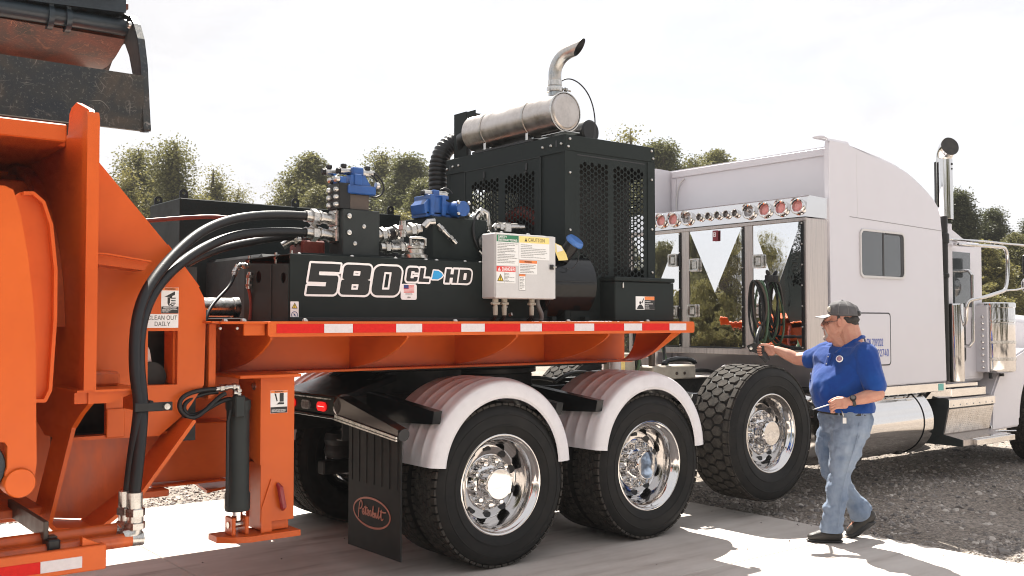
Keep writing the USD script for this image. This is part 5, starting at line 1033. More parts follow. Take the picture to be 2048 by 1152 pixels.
for k, (a, b, c, m) in enumerate((((2.10, .9, 1.06), (2.14, .88, 1.22), (2.16, .9, 1.5), 'cable_green'), ((2.16, .92, 1.04), (2.13, .9, 1.2), (2.12, .92, 1.5), 'hose'), ((2.24, .92, 1.06), (2.17, .9, 1.22), (2.13, .9, 1.5), 'hose'), ((2.55, .9, 1.1), (2.46, .88, 1.26), (2.40, .9, 1.5), 'cable_green'), ((2.30, .8, 1.14), (2.40, .84, 1.24), (2.44, .9, 1.5), 'hose'), ((2.45, 1.0, 1.08), (2.44, 1.0, 1.25), (2.40, 1.0, 1.5), 'red_oxide'), ((2.0, .9, 1.08), (1.95, .88, 1.14), (1.9, .92, 1.10), 'hose'))): hose([a, b, c], .013, 'air_line', m, 18, V)
for k in range(8): hose([(-.2 + .5 * k, 1.0 + .05 * (k % 3), 1.08), (.1 + .5 * k, 1.05, 1.12 + .03 * (k % 2)), (.4 + .5 * k, 1.1, 1.08)], .016, 'air_line', 'hose', 12, V)
part(V, 'shock_tube', [cyl((2.95, .62, 1.14), (3.02, .60, .98), .03, 14), cyl((2.93, .63, 1.18), (2.95, .62, 1.14), .02, 12)], 'steel')

# ---- polished tool box wall behind the sleeper
RX = 3.41
rk = part(V, 'tool_box_wall', [bx(RX, 3.715, .10, 2.25, 1.275, 2.468, .004)], 'stainless', label='polished steel tool box wall behind the sleeper')
fr_ = [bx(RX - .012, RX - .0005, .10, 2.25, 1.262, 1.315, .003), bx(RX - .012, RX - .0005, .10, 2.25, 2.440, 2.472, .003)]
for a, b in ((.10, .118), (.672, .758), (1.432, 1.520), (2.2, 2.25)): fr_.append(bx(RX - .0115, RX - .0006, a, b, 1.3155, 2.4395, .002))
part(rk, 'door_frame', fr_, 'stainless')
def mirror_panel(y0, y1, z0, z1, bulge):
    yc, zc = (y0 + y1) / 2, (z0 + z1) / 2 - .04; x = RX - .004
    c = [(x, y0, z0), (x, y1, z0), (x, y1, z1), (x, y0, z1)]; m = (x - bulge, yc, zc)
    v = []; f = []
    for i in range(4):
        v += [c[i], c[(i + 1) % 4], m]; f.append([3 * i, 3 * i + 1, 3 * i + 2])
    t = trimesh.Trimesh(np.array(v), np.array(f), process=False)
    if t.face_normals[0][0] > 0: t.faces = t.faces[:, ::-1]
    return t
for (y0, y1) in ((.158, .668), (.80, 1.425), (1.565, 2.195)):
    d_ = part(rk, 'polished_door', [mirror_panel(y0, y1, 1.322, 2.436, .0075)], 'mirror', smooth=False)
    hy = y0 - .021
    part(rk, 'door_hinge', [bx(RX - .020, RX - .012, hy - .014, hy + .012, 1.325, 2.435, .002)], 'black_gloss')
    for z in np.linspace(1.34, 2.42, 7): part(rk, 'hinge_screw', bolt((RX - .020, hy, z), (-1, 0, 0), .008), 'zinc')
    part(rk, 'drip_rail', [bx(RX - .022, RX - .0125, y0, y1, 1.318, 1.330, .003)], 'black_satin')
for y, z in ((1.63, 2.17), (1.355, 2.11), (.60, 2.11), (.605, 1.665), (1.385, 1.67), (1.63, 1.66)):
    lt_ = part(rk, 'latch', [ext(rrect(y - .058, y + .058, z - .062, z + .062, .016).difference(rrect(y - .042, y + .042, z - .048, z + .048, .010)), 'X', RX - .034, RX - .012)], 'steel')
    part(lt_, 'latch_pan', [bx(RX - .018, RX - .010, y - .041, y + .041, z - .047, z + .047, .002)], 'mirror_dark'); part(lt_, 'paddle', [bx(RX - .030, RX - .0185, y - .026, y + .026, z - .035, z + .036, .004)], 'steel')
bd = part(rk, 'badge', [bx(RX - .026, RX - .018, 1.06, 1.125, 2.325, 2.425, .002)], 'maroon', label='small dark red badge'); part(bd, 'badge_letter', [text('B', .042, (RX - .0265, 1.112, 2.365), right=(0, -1, 0), bold=True, depth=.001), lines(0, .001, 0, .001, 1, 0)], 'decal_white', smooth=False)
lb = part(V, 'light_bar', [hull([(RX - .02, .10, 2.476), (RX + .30, .10, 2.476), (RX - .02, 2.25, 2.476), (RX + .30, 2.25, 2.476), (RX + .02, .10, 2.652), (RX + .05, .10, 2.665), (RX + .30, .10, 2.655), (RX + .02, 2.25, 2.652), (RX + .05, 2.25, 2.665), (RX + .30, 2.25, 2.655)])], 'chrome', smooth=15, label='chrome light bar above the polished doors')
for y, r, kind in ((1.94, .062, 'p'), (1.78, .062, 'p'), (1.62, .062, 'p'), (1.445, .062, 'c'), (1.29, .034, 's'), (1.18, .034, 's'), (1.07, .034, 's'), (.965, .034, 's'), (.86, .034, 's'), (.70, .062, 'c'), (.525, .062, 'p'), (.35, .062, 'p'), (.175, .062, 'p')):
    z = 2.567; x = RX
    L_ = part(lb, 'round_lamp', [lathe([(r * .78, .0), (r * .84, .030), (r, .034), (r * 1.12, .030), (r * 1.16, .020), (r * 1.10, -.01)], (x, y, z), (-1, 0, .12), 36)], 'chrome', smooth=50)
    part(L_, 'visor', [quadsheet([[(x - u, y + r * 1.08 * math.cos(a), z + r * 1.08 * math.sin(a) + u * .10) for u in (.028, .028 + .035 * max(0, math.sin(a)))] for a in np.linspace(.15, pi - .15, 20)])], 'chrome', smooth=True) if kind != 's' else None
    part(L_, 'lens', [lathe([(0, .012), (r * .5, .010), (r * .80, .002), (r * .80, -.004)], (x, y, z), (-1, 0, .12), 28)], {'p': 'lens_pink', 'c': 'lens_clear', 's': 'lens_dark'}[kind], smooth=50)
    if kind == 'c': part(L_, 'bulb', [lathe([(0, .026), (.010, .022), (.014, .010), (0, .008)], (x, y, z), (-1, 0, .12), 14)], 'lens_dark', smooth=50)
for k in range(7):      # coiled air and lamp cables hung over a hook
    ry, rz = .055 + .011 * (k % 4) + .006 * (k // 4), .20 + .022 * ((k * 3) % 5)
    hose([(3.345 - .016 * k + .012 * math.sin(2 * a + k), .50 + .012 * ((k * 2) % 5) + ry * math.sin(a + .05 * k), 1.93 - rz + rz * math.cos(a)) for a in np.linspace(0, 2 * pi, 13)], .0095, 'coiled_cable', ('hose', 'cable_green', 'hose', 'cable_green', 'hose', 'brown_steel', 'hose')[k], 44, V)
part(V, 'cable_hook', [lathe([(0, 0), (.018, 0), (.018, .03), (.010, .05), (0, .05)], (3.36, .465, 1.98), (-.6, 0, .8), 14), bx(3.33, 3.40, .44, .49, 1.92, 1.98, .006)], 'black_satin')
hose([(3.31, .56, 1.46), (3.22, .52, 1.36), (3.10, .46, 1.32), (2.9, .3, 1.33)], .013, 'coiled_cable', 'hose', 24, V)

# ---- sleeper
SX0, SX1, SY0, SY1 = 4.0, 5.76, .10, 2.25
prof = [(SX0, .955), (SX1, .955), (5.725, 2.40), (5.715, 2.50), (5.69, 2.64), (5.64, 2.73), (5.56, 2.80), (5.44, 2.87), (5.28, 2.945), (5.08, 3.025), (4.84, 3.085), (4.58, 3.13), (4.30, 3.165), (SX0, 3.178)]
def loft(profile, levels, axis_y=True):
    P = np.array(profile, float); n = len(P); rows = []
    nx_ = np.roll(P, -1, 0) - np.roll(P, 1, 0); nrm = np.c_[nx_[:, 1], -nx_[:, 0]]; nrm /= np.linalg.norm(nrm, axis=1)[:, None]
    for y, inset in levels:
        q = P - nrm * inset; rows.append(np.c_[q[:, 0], np.full(n, y), q[:, 1]])
    V_ = np.concatenate(rows); F_ = []
    for i in range(len(rows) - 1):
        for k in range(n):
            a, b = i * n + k, i * n + (k + 1) % n; F_ += [[a, a + n, b + n], [a, b + n, b]]
    t = trimesh.Trimesh(V_, np.array(F_), process=False)
    caps = []
    tri = trimesh.creation.triangulate_polygon(Polygon(P), engine='earcut')
    from scipy.spatial import cKDTree
    idx = cKDTree(P).query(tri[0])[1]
    f = idx[tri[1]]
    c0 = trimesh.Trimesh(rows[0], f, process=False); c1 = trimesh.Trimesh(rows[-1], f[:, ::-1], process=False)
    if c0.face_normals[0][1] > 0: c0.faces = c0.faces[:, ::-1]; c1.faces = c1.faces[:, ::-1]
    out = cat([t, c0, c1]); out.merge_vertices(); out.fix_normals(); return out
def dense(pr_, n=5):
    out = []
    for i in range(len(pr_)):
        a, b = np.array(pr_[i]), np.array(pr_[(i + 1) % len(pr_)])
        m = max(1, int(np.linalg.norm(b - a) / .25))
        out += [tuple(a + (b - a) * k / m) for k in range(m)]
    return out
sl = part(V, 'sleeper', [loft(prof, [(SY0, .035), (SY0 + .008, .016), (SY0 + .025, .004), (SY0 + .05, 0), (SY1 - .05, 0), (SY1 - .025, .004), (SY1 - .008, .016), (SY1, .035)])], 'white_paint', smooth=40, label='white sleeper with a curved roof')
# side extenders behind the rear wall
for s_, ya, yb in ((1, SY0, SY0 + .045), (-1, SY1 - .045, SY1)):
    part(sl, 'side_extender', [ext([(3.755, .985), (4.06, .985), (4.06, 3.165), (3.95, 3.178), (3.765, 3.182), (3.745, 3.1)], 'Y', ya - (.0015 if s_ > 0 else 0), yb + (0 if s_ > 0 else .0015))], 'white_paint')
part(sl, 'extender_lip', [quadsheet([[(x, SY0 + .002 + .10 * (1 - math.cos(a)) + .05 * max(0, a - 1.2), 3.17 + .065 * math.sin(a)) for a in np.linspace(0, 1.9, 12)] for x in np.linspace(3.75, 4.07, 4)]), quadsheet([[(x, SY0 + .010 + .092 * (1 - math.cos(a)) + .05 * max(0, a - 1.2), 3.163 + .058 * math.sin(a)) for a in np.linspace(0, 1.9, 12)] for x in np.linspace(4.07, 3.75, 4)]), quadsheet([[(3.75, SY0 + d0 + .10 * (1 - math.cos(a)) * k + .05 * max(0, a - 1.2), 3.17 - z0 + .065 * math.sin(a) * k) for d0, z0, k in ((.002, 0, 1), (.010, .007, .9))] for a in np.linspace(0, 1.9, 12)])], 'white_paint', smooth=True)
part(sl, 'rear_border', [bx(3.988, 3.9995, .16, 2.19, 3.095, 3.165, .004), bx(3.985, 3.9995, 2.13, 2.19, 1.0, 3.09, .004)], 'white_paint')
part(sl, 'rear_trim', [tube([(3.985, 2.00, 3.07), (3.985, 2.08, 3.0), (3.985, 2.12, 2.8), (3.985, 2.12, 2.6)], .007, 8, smooth=16)], 'grey_box')
part(sl, 'roof_seam', [hull([(3.80, SY0 - .0012, 2.526), (5.70, SY0 - .0012, 2.482), (3.80, SY0 + .001, 2.526), (5.70, SY0 + .001, 2.482), (3.80, SY0 - .0012, 2.521), (5.70, SY0 - .0012, 2.477)])], 'ink_grey', smooth=False)
part(sl, 'panel_seam', [bx(4.185, 4.188, SY0 - .0008, SY0 + .001, 2.53, 3.12, 0)], 'grey_box', smooth=False)
wn = part(sl, 'window', [ext(rrect(4.215, 4.975, 1.97, 2.42, .055).difference(rrect(4.235, 4.955, 1.99, 2.40, .045)), 'Y', SY0 - .012, SY0 + .0)], 'grey_box', label='dark sleeper window')
part(wn, 'glass', [ext(rrect(4.237, 4.953, 1.992, 2.398, .044), 'Y', SY0 - .006, SY0 - .003)], 'glass_dark', smooth=False)
part(wn, 'window_divider', [bx(4.585, 4.612, SY0 - .009, SY0 - .0062, 1.995, 2.395, .001), ext(rrect(4.61, 4.953, 1.992, 2.398, .044).difference(rrect(4.60, 4.905, 1.992, 2.385, .03)), 'Y', SY0 - .009, SY0 - .0062)], 'ink', smooth=False)
ht = part(sl, 'hatch', [ext(rrect(4.165, 4.715, 1.155, 1.650, .04).difference(rrect(4.176, 4.704, 1.166, 1.639, .032)), 'Y', SY0 - .0045, SY0 + .0)], 'ink', smooth=False, label='side hatch with blue lettering')
part(ht, 'hatch_panel', [ext(rrect(4.177, 4.703, 1.167, 1.638, .031), 'Y', SY0 - .004, SY0 + .0)], 'white_paint', smooth=False)
part(ht, 'lettering', [text('VIN 709202', .066, (4.285, SY0 - .0045, 1.340), bold=True, width=.295, depth=.001), text('US DOT 992740', .066, (4.20, SY0 - .0045, 1.242), bold=True, width=.475, depth=.001)], 'decal_blue', smooth=False, label='blue letters VIN and DOT number')
part(ht, 'horse_mark', [ext(LineString([(4.235, 1.385), (4.24, 1.425), (4.262, 1.425), (4.275, 1.39), (4.285, 1.365)]).buffer(.009), 'Y', SY0 - .0055, SY0 - .0045)], 'ink', smooth=False)
part(V, 'rocker_strip', [bx(3.78, 5.745, SY0 + .012, SY0 + .05, .868, .953, .004)], 'tank_steel', label='polished strip under the sleeper')
part(V, 'teal_sticker', [bx(5.60, 5.70, SY0 + .010, SY0 + .0118, .876, .945, 0)], 'cap_blue' if False else 'teal', smooth=False) if 'teal' in M else None
for x in np.linspace(3.9, 5.7, 12): part(V, 'strip_bolt', bolt((x, SY0 + .03, .868), (0, 0, -1), .010), 'steel')
part(V, 'sleeper_floor', [bx(3.80, 5.74, .16, 2.2, .80, .95, .004), bx(3.8, 7.0, .7, .79, .45, .80, .01)], 'chassis')
# fuel tank of the tractor
ty, tz_, tr = .345, .598, .322
ctk = part(V, 'fuel_tank', [lathe([(0, 0), (tr * .8, .005), (tr * .95, .03), (tr, .07), (tr, 1.60), (tr * .985, 1.655), (tr * .90, 1.70), (tr * .6, 1.73), (0, 1.74)], (3.66, ty, tz_), (1, 0, 0), 72)], 'tank_steel', smooth=35, label='polished round fuel tank')
for x in (3.95, 5.16): part(ctk, 'tank_strap', [lathe([(tr - .002, 0), (tr + .006, .002), (tr + .006, .010), (tr - .002, .012)], (x, ty, tz_), (1, 0, 0), 72)], 'black_gloss')
part(ctk, 'end_band', [lathe([(tr - .001, 0), (tr + .003, .0), (tr + .003, .16), (tr - .001, .16)], (5.175, ty, tz_), (1, 0, 0), 72)], 'tank_steel', smooth=35)
part(V, 'tank_bracket', [bx(4.3, 4.38, .2, .78, .28, .84, .01), bx(5.0, 5.08, .2, .78, .28, .84, .01)], 'chassis'); part(V, 'dark_lines', [tube([(4.9, .25, .93), (5.1, .2, .9), (5.3, .22, .86)], .02, 8)], 'hose')
# cab steps
st = part(V, 'step_box', [ext([(.045, .79), (.045, .70), (.10, .44), (-.02, .40), (-.10, .395), (-.10, .34), (.6, .34), (.6, .79)], 'X', 5.66, 6.60)], 'stainless', label='cab step box with tread plate')
part(st, 'side_plate', [ext([(.040, .795), (.040, .70), (.095, .44), (-.105, .40), (-.105, .335), (.6, .335), (.6, .795)], 'X', 5.645, 5.659)], 'machine_grey_light')
part(st, 'top_trim', [bx(5.66, 6.61, .030, .044, .705, .785, .003)], 'tank_steel'); part(st, 'dark_gap', [bx(5.68, 6.58, .036, .044, .692, .703, .0)], 'ink')
tp = []
part(st, 'tread_panel', [hull([(5.67, .040, .69), (6.59, .040, .69), (5.67, .092, .445), (6.59, .092, .445), (5.67, .06, .69), (6.59, .06, .69), (5.67, .11, .445), (6.59, .11, .445)])], 'tread_plate')
for i in range(12):
    for j in range(40):
        u = 5.69 + j * .0225 + (.011 if i % 2 else 0); w = .455 + i * .019; y = .094 - (w - .445) * .2122
        a = .7 if (i + j) % 2 else -.7
        tp.append(orient(trimesh.creation.box((.0045, .004, .017)), (u, y - .001, w), (u + .3 * a, y, w + .3)))
part(st, 'tread_studs', tp, 'tread_plate', smooth=False, kind='stuff')
part(st, 'step_ledge', [bx(5.86, 6.66, -.145, -.101, .335, .392, .003), bx(5.86, 6.66, -.10, .09, .394, .402, .002)], 'tank_steel')
for x in np.linspace(5.74, 6.54, 7): part(st, 'step_screw', bolt((x, .030, .73), (0, -1, 0), .007), 'zinc')
part(V, 'cab_valance', [bx(5.84, 6.55, .10, .16, .80, .885, .004), bx(5.78, 6.5, .16, .30, .89, .93, .004), hull([(5.5, .12, .88), (5.84, .11, .885), (5.40, .14, .80), (5.84, .11, .80), (5.5, .16, .88), (5.84, .16, .885), (5.4, .18, .80), (5.84, .16, .80)])], 'tank_steel')
# cab, stack and pipes in the gap
cbp = part(V, 'cab', [bx(5.90, 6.80, .235, 2.12, .93, 2.42, .03), hull([(5.95, .30, 2.42), (6.85, .30, 2.30), (5.95, 2.05, 2.42), (6.85, 2.05, 2.30), (6.0, .36, 2.52), (6.7, .36, 2.42), (6.0, 2.0, 2.52), (6.7, 2.0, 2.42)])], 'white_paint', label='white cab ahead of the sleeper')
part(cbp, 'door', [bx(6.02, 6.62, .228, .2345, .98, 2.36, .006)], 'white_paint'); part(cbp, 'door_window', [bx(6.06, 6.50, .222, .2275, 1.72, 2.30, .01)], 'glass_dark')
part(cbp, 'vent_slot', [ext(rrect(6.24, 6.38, 1.14, 1.62, .05), 'Y', .220, .2275)], 'ink'); part(cbp, 'grab_handle', [tube([(6.30, .225, 2.10), (6.30, .14, 2.10), (6.33, .12, 2.05), (6.33, .12, 1.36), (6.30, .14, 1.31), (6.30, .225, 1.31)], .018, 12)], 'chrome')  # dark oval slot on the cab side
part(cbp, 'sun_visor', [hull([(6.1, .24, 2.45), (6.75, .24, 2.30), (6.1, .24, 2.55), (6.3, .24, 2.48), (6.1, .32, 2.45), (6.75, .32, 2.30), (6.1, .32, 2.55)])], 'white_paint')
part(V, 'gap_panel', [bx(5.905, 6.04, .175, .232, .94, 2.58, .006)], 'white_paint')
for z in (2.5, 2.2, 1.9): part(V, 'panel_bolt', bolt((5.93, .175, z), (0, -1, 0), .010), 'ink_grey')
stk = part(V, 'exhaust_stack', [lathe([(.078, 0), (.080, .02), (.080, .62), (.074, .63)], (5.965, .21, 2.62), (0, 0, 1), 40)], 'chrome', smooth=40, label='chrome exhaust stack with a turned tip')
part(stk, 'lower_pipe', [lathe([(.0, 0), (.045, 0), (.045, 1.05), (.055, 1.06), (.055, 1.09), (.045, 1.1), (.045, 1.4), (.058, 1.41), (.058, 1.50), (.045, 1.51), (.045, 1.68), (0, 1.68)], (5.825, .16, .96), (0, 0, 1), 24)], 'black_satin')
part(stk, 'heat_shield', [lathe([(.070, 0), (.084, .01), (.084, .78), (.078, .80), (.07, .80)], (5.965, .12, .95), (0, 0, 1), 36)], 'chrome', smooth=40)
tip0 = np.array([5.965, .21, 3.20]); td = np.array([-.50, -.86, 0.0]); td /= np.linalg.norm(td)
tpath = [tip0, tip0 + [0, 0, .04]] + [tip0 + [0, 0, .04] + td * .13 * (1 - math.cos(a)) + np.array([0, 0, .13 * math.sin(a)]) for a in np.linspace(.1, 1.40, 9)]
part(stk, 'stack_tip', [tube(tpath, [.078] * 3 + list(np.linspace(.078, .096, 8)), 32, caps=False)], 'chrome', smooth=50)
tn_ = tpath[-1] - tpath[-2]; tn_ /= np.linalg.norm(tn_)
part(stk, 'stack_bore', [lathe([(.0, 0), (.095, 0), (.098, .004), (.095, .008), (0, .004)], tpath[-1] - tn_ * .006, tn_, 36)], 'lens_dark' if False else 'bore', smooth=40) if 'bore' in M else None
part(stk, 'back_shield', [quadsheet([[(5.965 + .10 * math.cos(a), .21 + .10 * math.sin(a), z) for z in (2.75, 3.0, 3.22)] for a in np.linspace(2.25, 2.75, 6)])], 'black_satin', smooth=True)
part(stk, 'tip_bolt', [bolt((5.965, .21 - .079, 3.19), (0, -1, 0), .012), bolt((5.965, .21 - .079, 3.14), (0, -1, 0), .010)], 'ink')
# air cleaner
ac = part(V, 'air_canister', [lathe([(0, 0), (.17, .002), (.20, .02), (.205, .05), (.205, .54), (.212, .545), (.212, .575), (.205, .58), (.205, .70), (.213, .705), (.213, .745), (.20, .755), (.0, .765)], (6.86, .15, 1.015), (0, 0, 1), 64)], 'chrome', smooth=35, label='chrome air cleaner canister')
for z in (1.15, 1.33): part(ac, 'canister_strap', [lathe([(.204, 0), (.211, .003), (.211, .03), (.204, .033)], (6.86, .15, z), (0, 0, 1), 64)], 'steel', smooth=35)
part(ac, 'support_rail', [bx(6.60, 6.64, .10, .24, 1.03, 1.74, .004)], 'white_paint')
for z in np.linspace(1.08, 1.62, 9): part(ac, 'rail_bolt', bolt((6.60, .15, z), (-1, -.4, 0), .018), 'chrome')
part(ac, 'drain', [cyl((6.66, .10, .96), (6.66, .10, 1.02), .02, 10), cyl((6.86, .08, .98), (6.86, .08, 1.02), .025, 10)], 'black_satin')
# hood, front wheel arch
hd_ = [(6.75, .93), (9.2, .93), (9.25, 1.2), (9.2, 1.55), (9.05, 1.62), (7.6, 1.69), (6.75, 1.705)]
part(V, 'hood', [loft(hd_, [(.52, .10), (.56, .03), (.64, 0), (1.80, 0), (1.88, .03), (1.92, .10)])], 'white_paint', smooth=40, label='white hood')
arch = Polygon([(6.66, .40), (6.70, .80), (6.95, 1.12), (7.5, 1.27), (8.4, 1.24), (9.2, 1.1), (9.2, .45)]).difference(Point(7.98, .49).buffer(.66)).difference(sbox(7.3, .2, 8.7, .49))
part(V, 'front_fender', [ext(arch, 'Y', .12, .60), ext(arch.buffer(-.02), 'Y', .10, .119)], 'white_paint', label='white front fender'); part(V, 'fender_trim', [tube([(6.655, .11, .46), (6.66, .10, .40), (7.2, .10, .37)], .012, 8)], 'chrome')
part(V, 'hood_emblem', [lathe([(0, 0), (.035, 0), (.03, .008), (0, .01)], (7.25, .515, 1.42), (0, -1, 0), 20)], 'steel')
part(V, 'front_underbody', [bx(6.6, 9.1, .7, 1.75, .4, .93, .02)], 'chassis'); part(V, 'windshield', [hull([(6.80, .40, 1.72), (6.80, 1.98, 1.72), (6.62, .40, 2.30), (6.62, 1.98, 2.30), (6.84, .40, 1.72), (6.84, 1.98, 1.72), (6.66, .40, 2.30), (6.66, 1.98, 2.30)])], 'glass_dark')
# mirror arms
part(V, 'mirror_arm', [tube([(5.98, .20, 2.42), (6.20, -.10, 2.385), (6.60, -.14, 2.375), (7.1, -.16, 2.38)], .013, 10)], 'chrome'); mp_ = [(6.10, .18, 2.36), (5.85, -.14, 2.325), (6.38, -.15, 2.335), (6.47, -.15, 2.325), (6.515, -.15, 2.27), (6.495, -.15, 1.95), (6.43, -.15, 1.885), (6.28, -.15, 1.855), (5.92, -.14, 1.795), (5.82, -.12, 1.73), (5.80, .0, 1.60), (6.2, .21, 1.50)]
mp_ = [(6.12, .19, 2.37), (5.98, -.02, 2.345), (6.42, -.15, 2.335), (6.50, -.15, 2.32), (6.54, -.15, 2.25), (6.53, -.15, 2.0), (6.48, -.15, 1.90), (6.38, -.15, 1.87), (6.05, -.08, 1.80), (5.96, -.02, 1.76), (5.96, .0, 1.60), (6.02, .18, 1.52)]
part(V, 'mirror_bracket', [tube(spline(mp_, 60), .018, 12)], 'chrome', smooth=60)
part(V, 'spot_mirror', [lathe([(0, -.03), (.06, -.025), (.10, -.005), (.105, .01), (.095, .02), (0, .022)], (6.98, -.20, 1.955), (.75, .45, 0), 32)], 'chrome', smooth=60); part(V, 'mirror_arm', [tube([(6.50, -.15, 1.89), (6.7, -.17, 1.90), (6.95, -.19, 1.94)], .009, 8)], 'chrome')
part(V, 'west_mirror', [bx(6.93, 7.02, -.32, -.12, 2.06, 2.28, .012)], 'black_satin', label='rear view mirror head')
# ---------------------------------------------------------------- grapple bucket hanging above the hopper
B = xf('grapple_bucket', label='scratched dark steel grapple bucket hanging over the orange hopper at the top left', cat='bucket')
part(B, 'cutting_blade', [hull([(-4.2, 1.0, 2.712), (-1.955, 1.0, 2.710), (-4.2, 1.03, 2.712), (-1.955, 1.03, 2.710), (-4.2, 1.0, 3.046), (-1.965, 1.0, 3.044), (-4.2, 1.03, 3.046), (-1.965, 1.03, 3.044)])], 'worn_blade', smooth=False, label='scratched cutting blade')
bs = Polygon([(.975, 2.700), (1.012, 2.856), (1.059, 3.124), (1.121, 3.291), (1.20, 3.40), (1.28, 3.47), (1.40, 3.52), (1.70, 3.60), (2.2, 3.60), (2.2, 3.36), (2.10, 3.31), (1.92, 3.26), (1.79, 3.24), (1.705, 3.296), (1.579, 3.340), (1.455, 3.350), (1.373, 3.318), (1.29, 3.228), (1.217, 3.094), (1.139, 2.8), (1.061, 2.712)])
part(B, 'side_cheek', ext(bs, 'X', -1.962, -1.937), 'rust_plate', label='arched side cheek plate')
part(B, 'cheek_edge', [ext(LineString([(.985, 2.72), (1.012, 2.856), (1.059, 3.124), (1.121, 3.291), (1.20, 3.40), (1.28, 3.47)]).buffer(.012), 'X', -1.967, -1.925)], 'worn_blade')
part(B, 'cross_tube', cyl((-4.2, 1.35, 3.375), (-1.965, 1.35, 3.418), .052, 28), 'bucket_paint', label='blue grey cross tube')
for x in (-2.43, -2.33): part(B, 'tube_saddle', [lathe([(.05, 0), (.075, .0), (.075, .03), (.05, .03)], (x, 1.35, 3.40), (1, 0, 0), 28), bx(x, x + .03, 1.30, 1.5, 3.42, 3.8, .004)], 'bucket_paint')
sh = []
for t in np.linspace(0, 1, 14):
    y = 1.36 + .58 * t; z = 3.345 - .085 * t - .09 * math.sin(pi * t) * .5
    sh.append([(x, y, z) for x in np.linspace(-4.2, -1.965, 30)])
part(B, 'inner_shell', [quadsheet(sh), quadsheet([[(p[0], p[1], p[2] + .02) for p in r] for r in sh[::-1]])], 'worn_shell', smooth=True, label='rust brown underside of the bucket shell')
part(B, 'rear_shell', [quadsheet([[(x, 1.94 + .25 * math.sin(a), 3.26 - .55 * (1 - math.cos(a))) for a in np.linspace(0, 1.4, 8)] for x in (-4.2, -2.02)]), bx(-4.2, -1.965, 1.30, 2.2, 3.52, 3.56, .005)], 'worn_shell', smooth=True)
part(B, 'top_frame', [bx(-4.2, -1.97, 1.42, 1.45, 3.35, 3.62, .004), bx(-4.2, -2.05, 1.18, 1.9, 3.56, 4.1, .02), hull([(-2.6, 1.30, 3.46), (-2.0, 1.24, 3.48), (-2.0, 1.24, 3.75), (-2.6, 1.30, 3.75), (-2.6, 1.5, 3.5), (-2.0, 1.5, 3.5), (-2.0, 1.5, 3.75), (-2.6, 1.5, 3.75)])], 'bucket_paint'); part(B, 'cheek_bolt', bolt((-1.98, 1.22, 3.40), (-1, -.3, 0), .022), 'zinc')

# ---------------------------------------------------------------- the man
FD, LD = np.array([-.5446, .8387, 0]), np.array([-.8387, -.5446, 0]); BASE = np.array([2.42, -.909, 0])
Pn = xf('person', loc=BASE, label='man in blue polo shirt and jeans with grey cap reaching towards the polished tool box', cat='person')
def W(f, l, z): return FD * f + LD * l + np.array([0, 0, z])
def sph(p, r, sub=2):
    s = trimesh.creation.icosphere(subdivisions=sub, radius=1.0); return s.vertices * np.broadcast_to(r, 3) + p
def loc2w(v): return v[:, :1] * FD + v[:, 1:2] * LD + v[:, 2:3] * np.array([0, 0, 1.0])
def flesh(groups, edge=.016, it=12, noise=0.0, nscale=9.0, seed=0, stretch=(1, 1, 1)):
    """groups: lists of (centre, radius or radii); each group is the hull of its spheres; all groups join into one smooth surface"""
    tot = None
    for g in groups:
        pts = np.concatenate([sph(np.array(c, float), r, 1) for c, r in g])
        mfd = manifold3d.Manifold.hull_points(pts.astype(np.float64))
        tot = mfd if tot is None else tot + mfd
    tot = tot.refine_to_length(edge)
    me = tot.to_mesh(); t = trimesh.Trimesh(np.array(me.vert_properties[:, :3], float), np.array(me.tri_verts), process=True)
    trimesh.smoothing.filter_taubin(t, lamb=.5, nu=.51, iterations=it)
    if noise:
        n = t.vertex_normals; q = np.array(t.vertices) * np.array(stretch)
        t.vertices = t.vertices + n * ((meshkit.fbm(q * nscale, 4, seed) - .5) * 2 * noise)[:, None]
    t.vertices = loc2w(np.array(t.vertices)); t.fix_normals()
    return t
def ch(*pr_): return [[pr_[i], pr_[i + 1]] for i in range(len(pr_) - 1)]
def fingers(palm, along, across, down, curl, lens=(.075, .082, .077, .06), r=.0092, gap=.0185):
    """four fingers that leave the palm's front edge and bend; along / across / down are unit vectors"""
    out = []; along, across, down = map(np.array, (along, across, down))
    for k in range(4):
        p = np.array(palm) + across * gap * (1.5 - k); d = along.astype(float); L = lens[k]; j = [p - d * .03]
        for s, fr in enumerate((.45, .32, .25)):
            j.append(j[-1] + (d * L * fr if s else d * (L * fr + .03)));
            c, sn = math.cos(curl), math.sin(curl); dn = d * c + down * sn; down = down * c - d * sn; d = dn
        rr_ = [r * 1.1, r * 1.05, r * .98, r * .85]; out += ch(*[(tuple(j[i]), rr_[i]) for i in range(4)])
        down = np.array(down)
        along_, down = np.array(along), None
        down = np.array(DOWN)
    return out
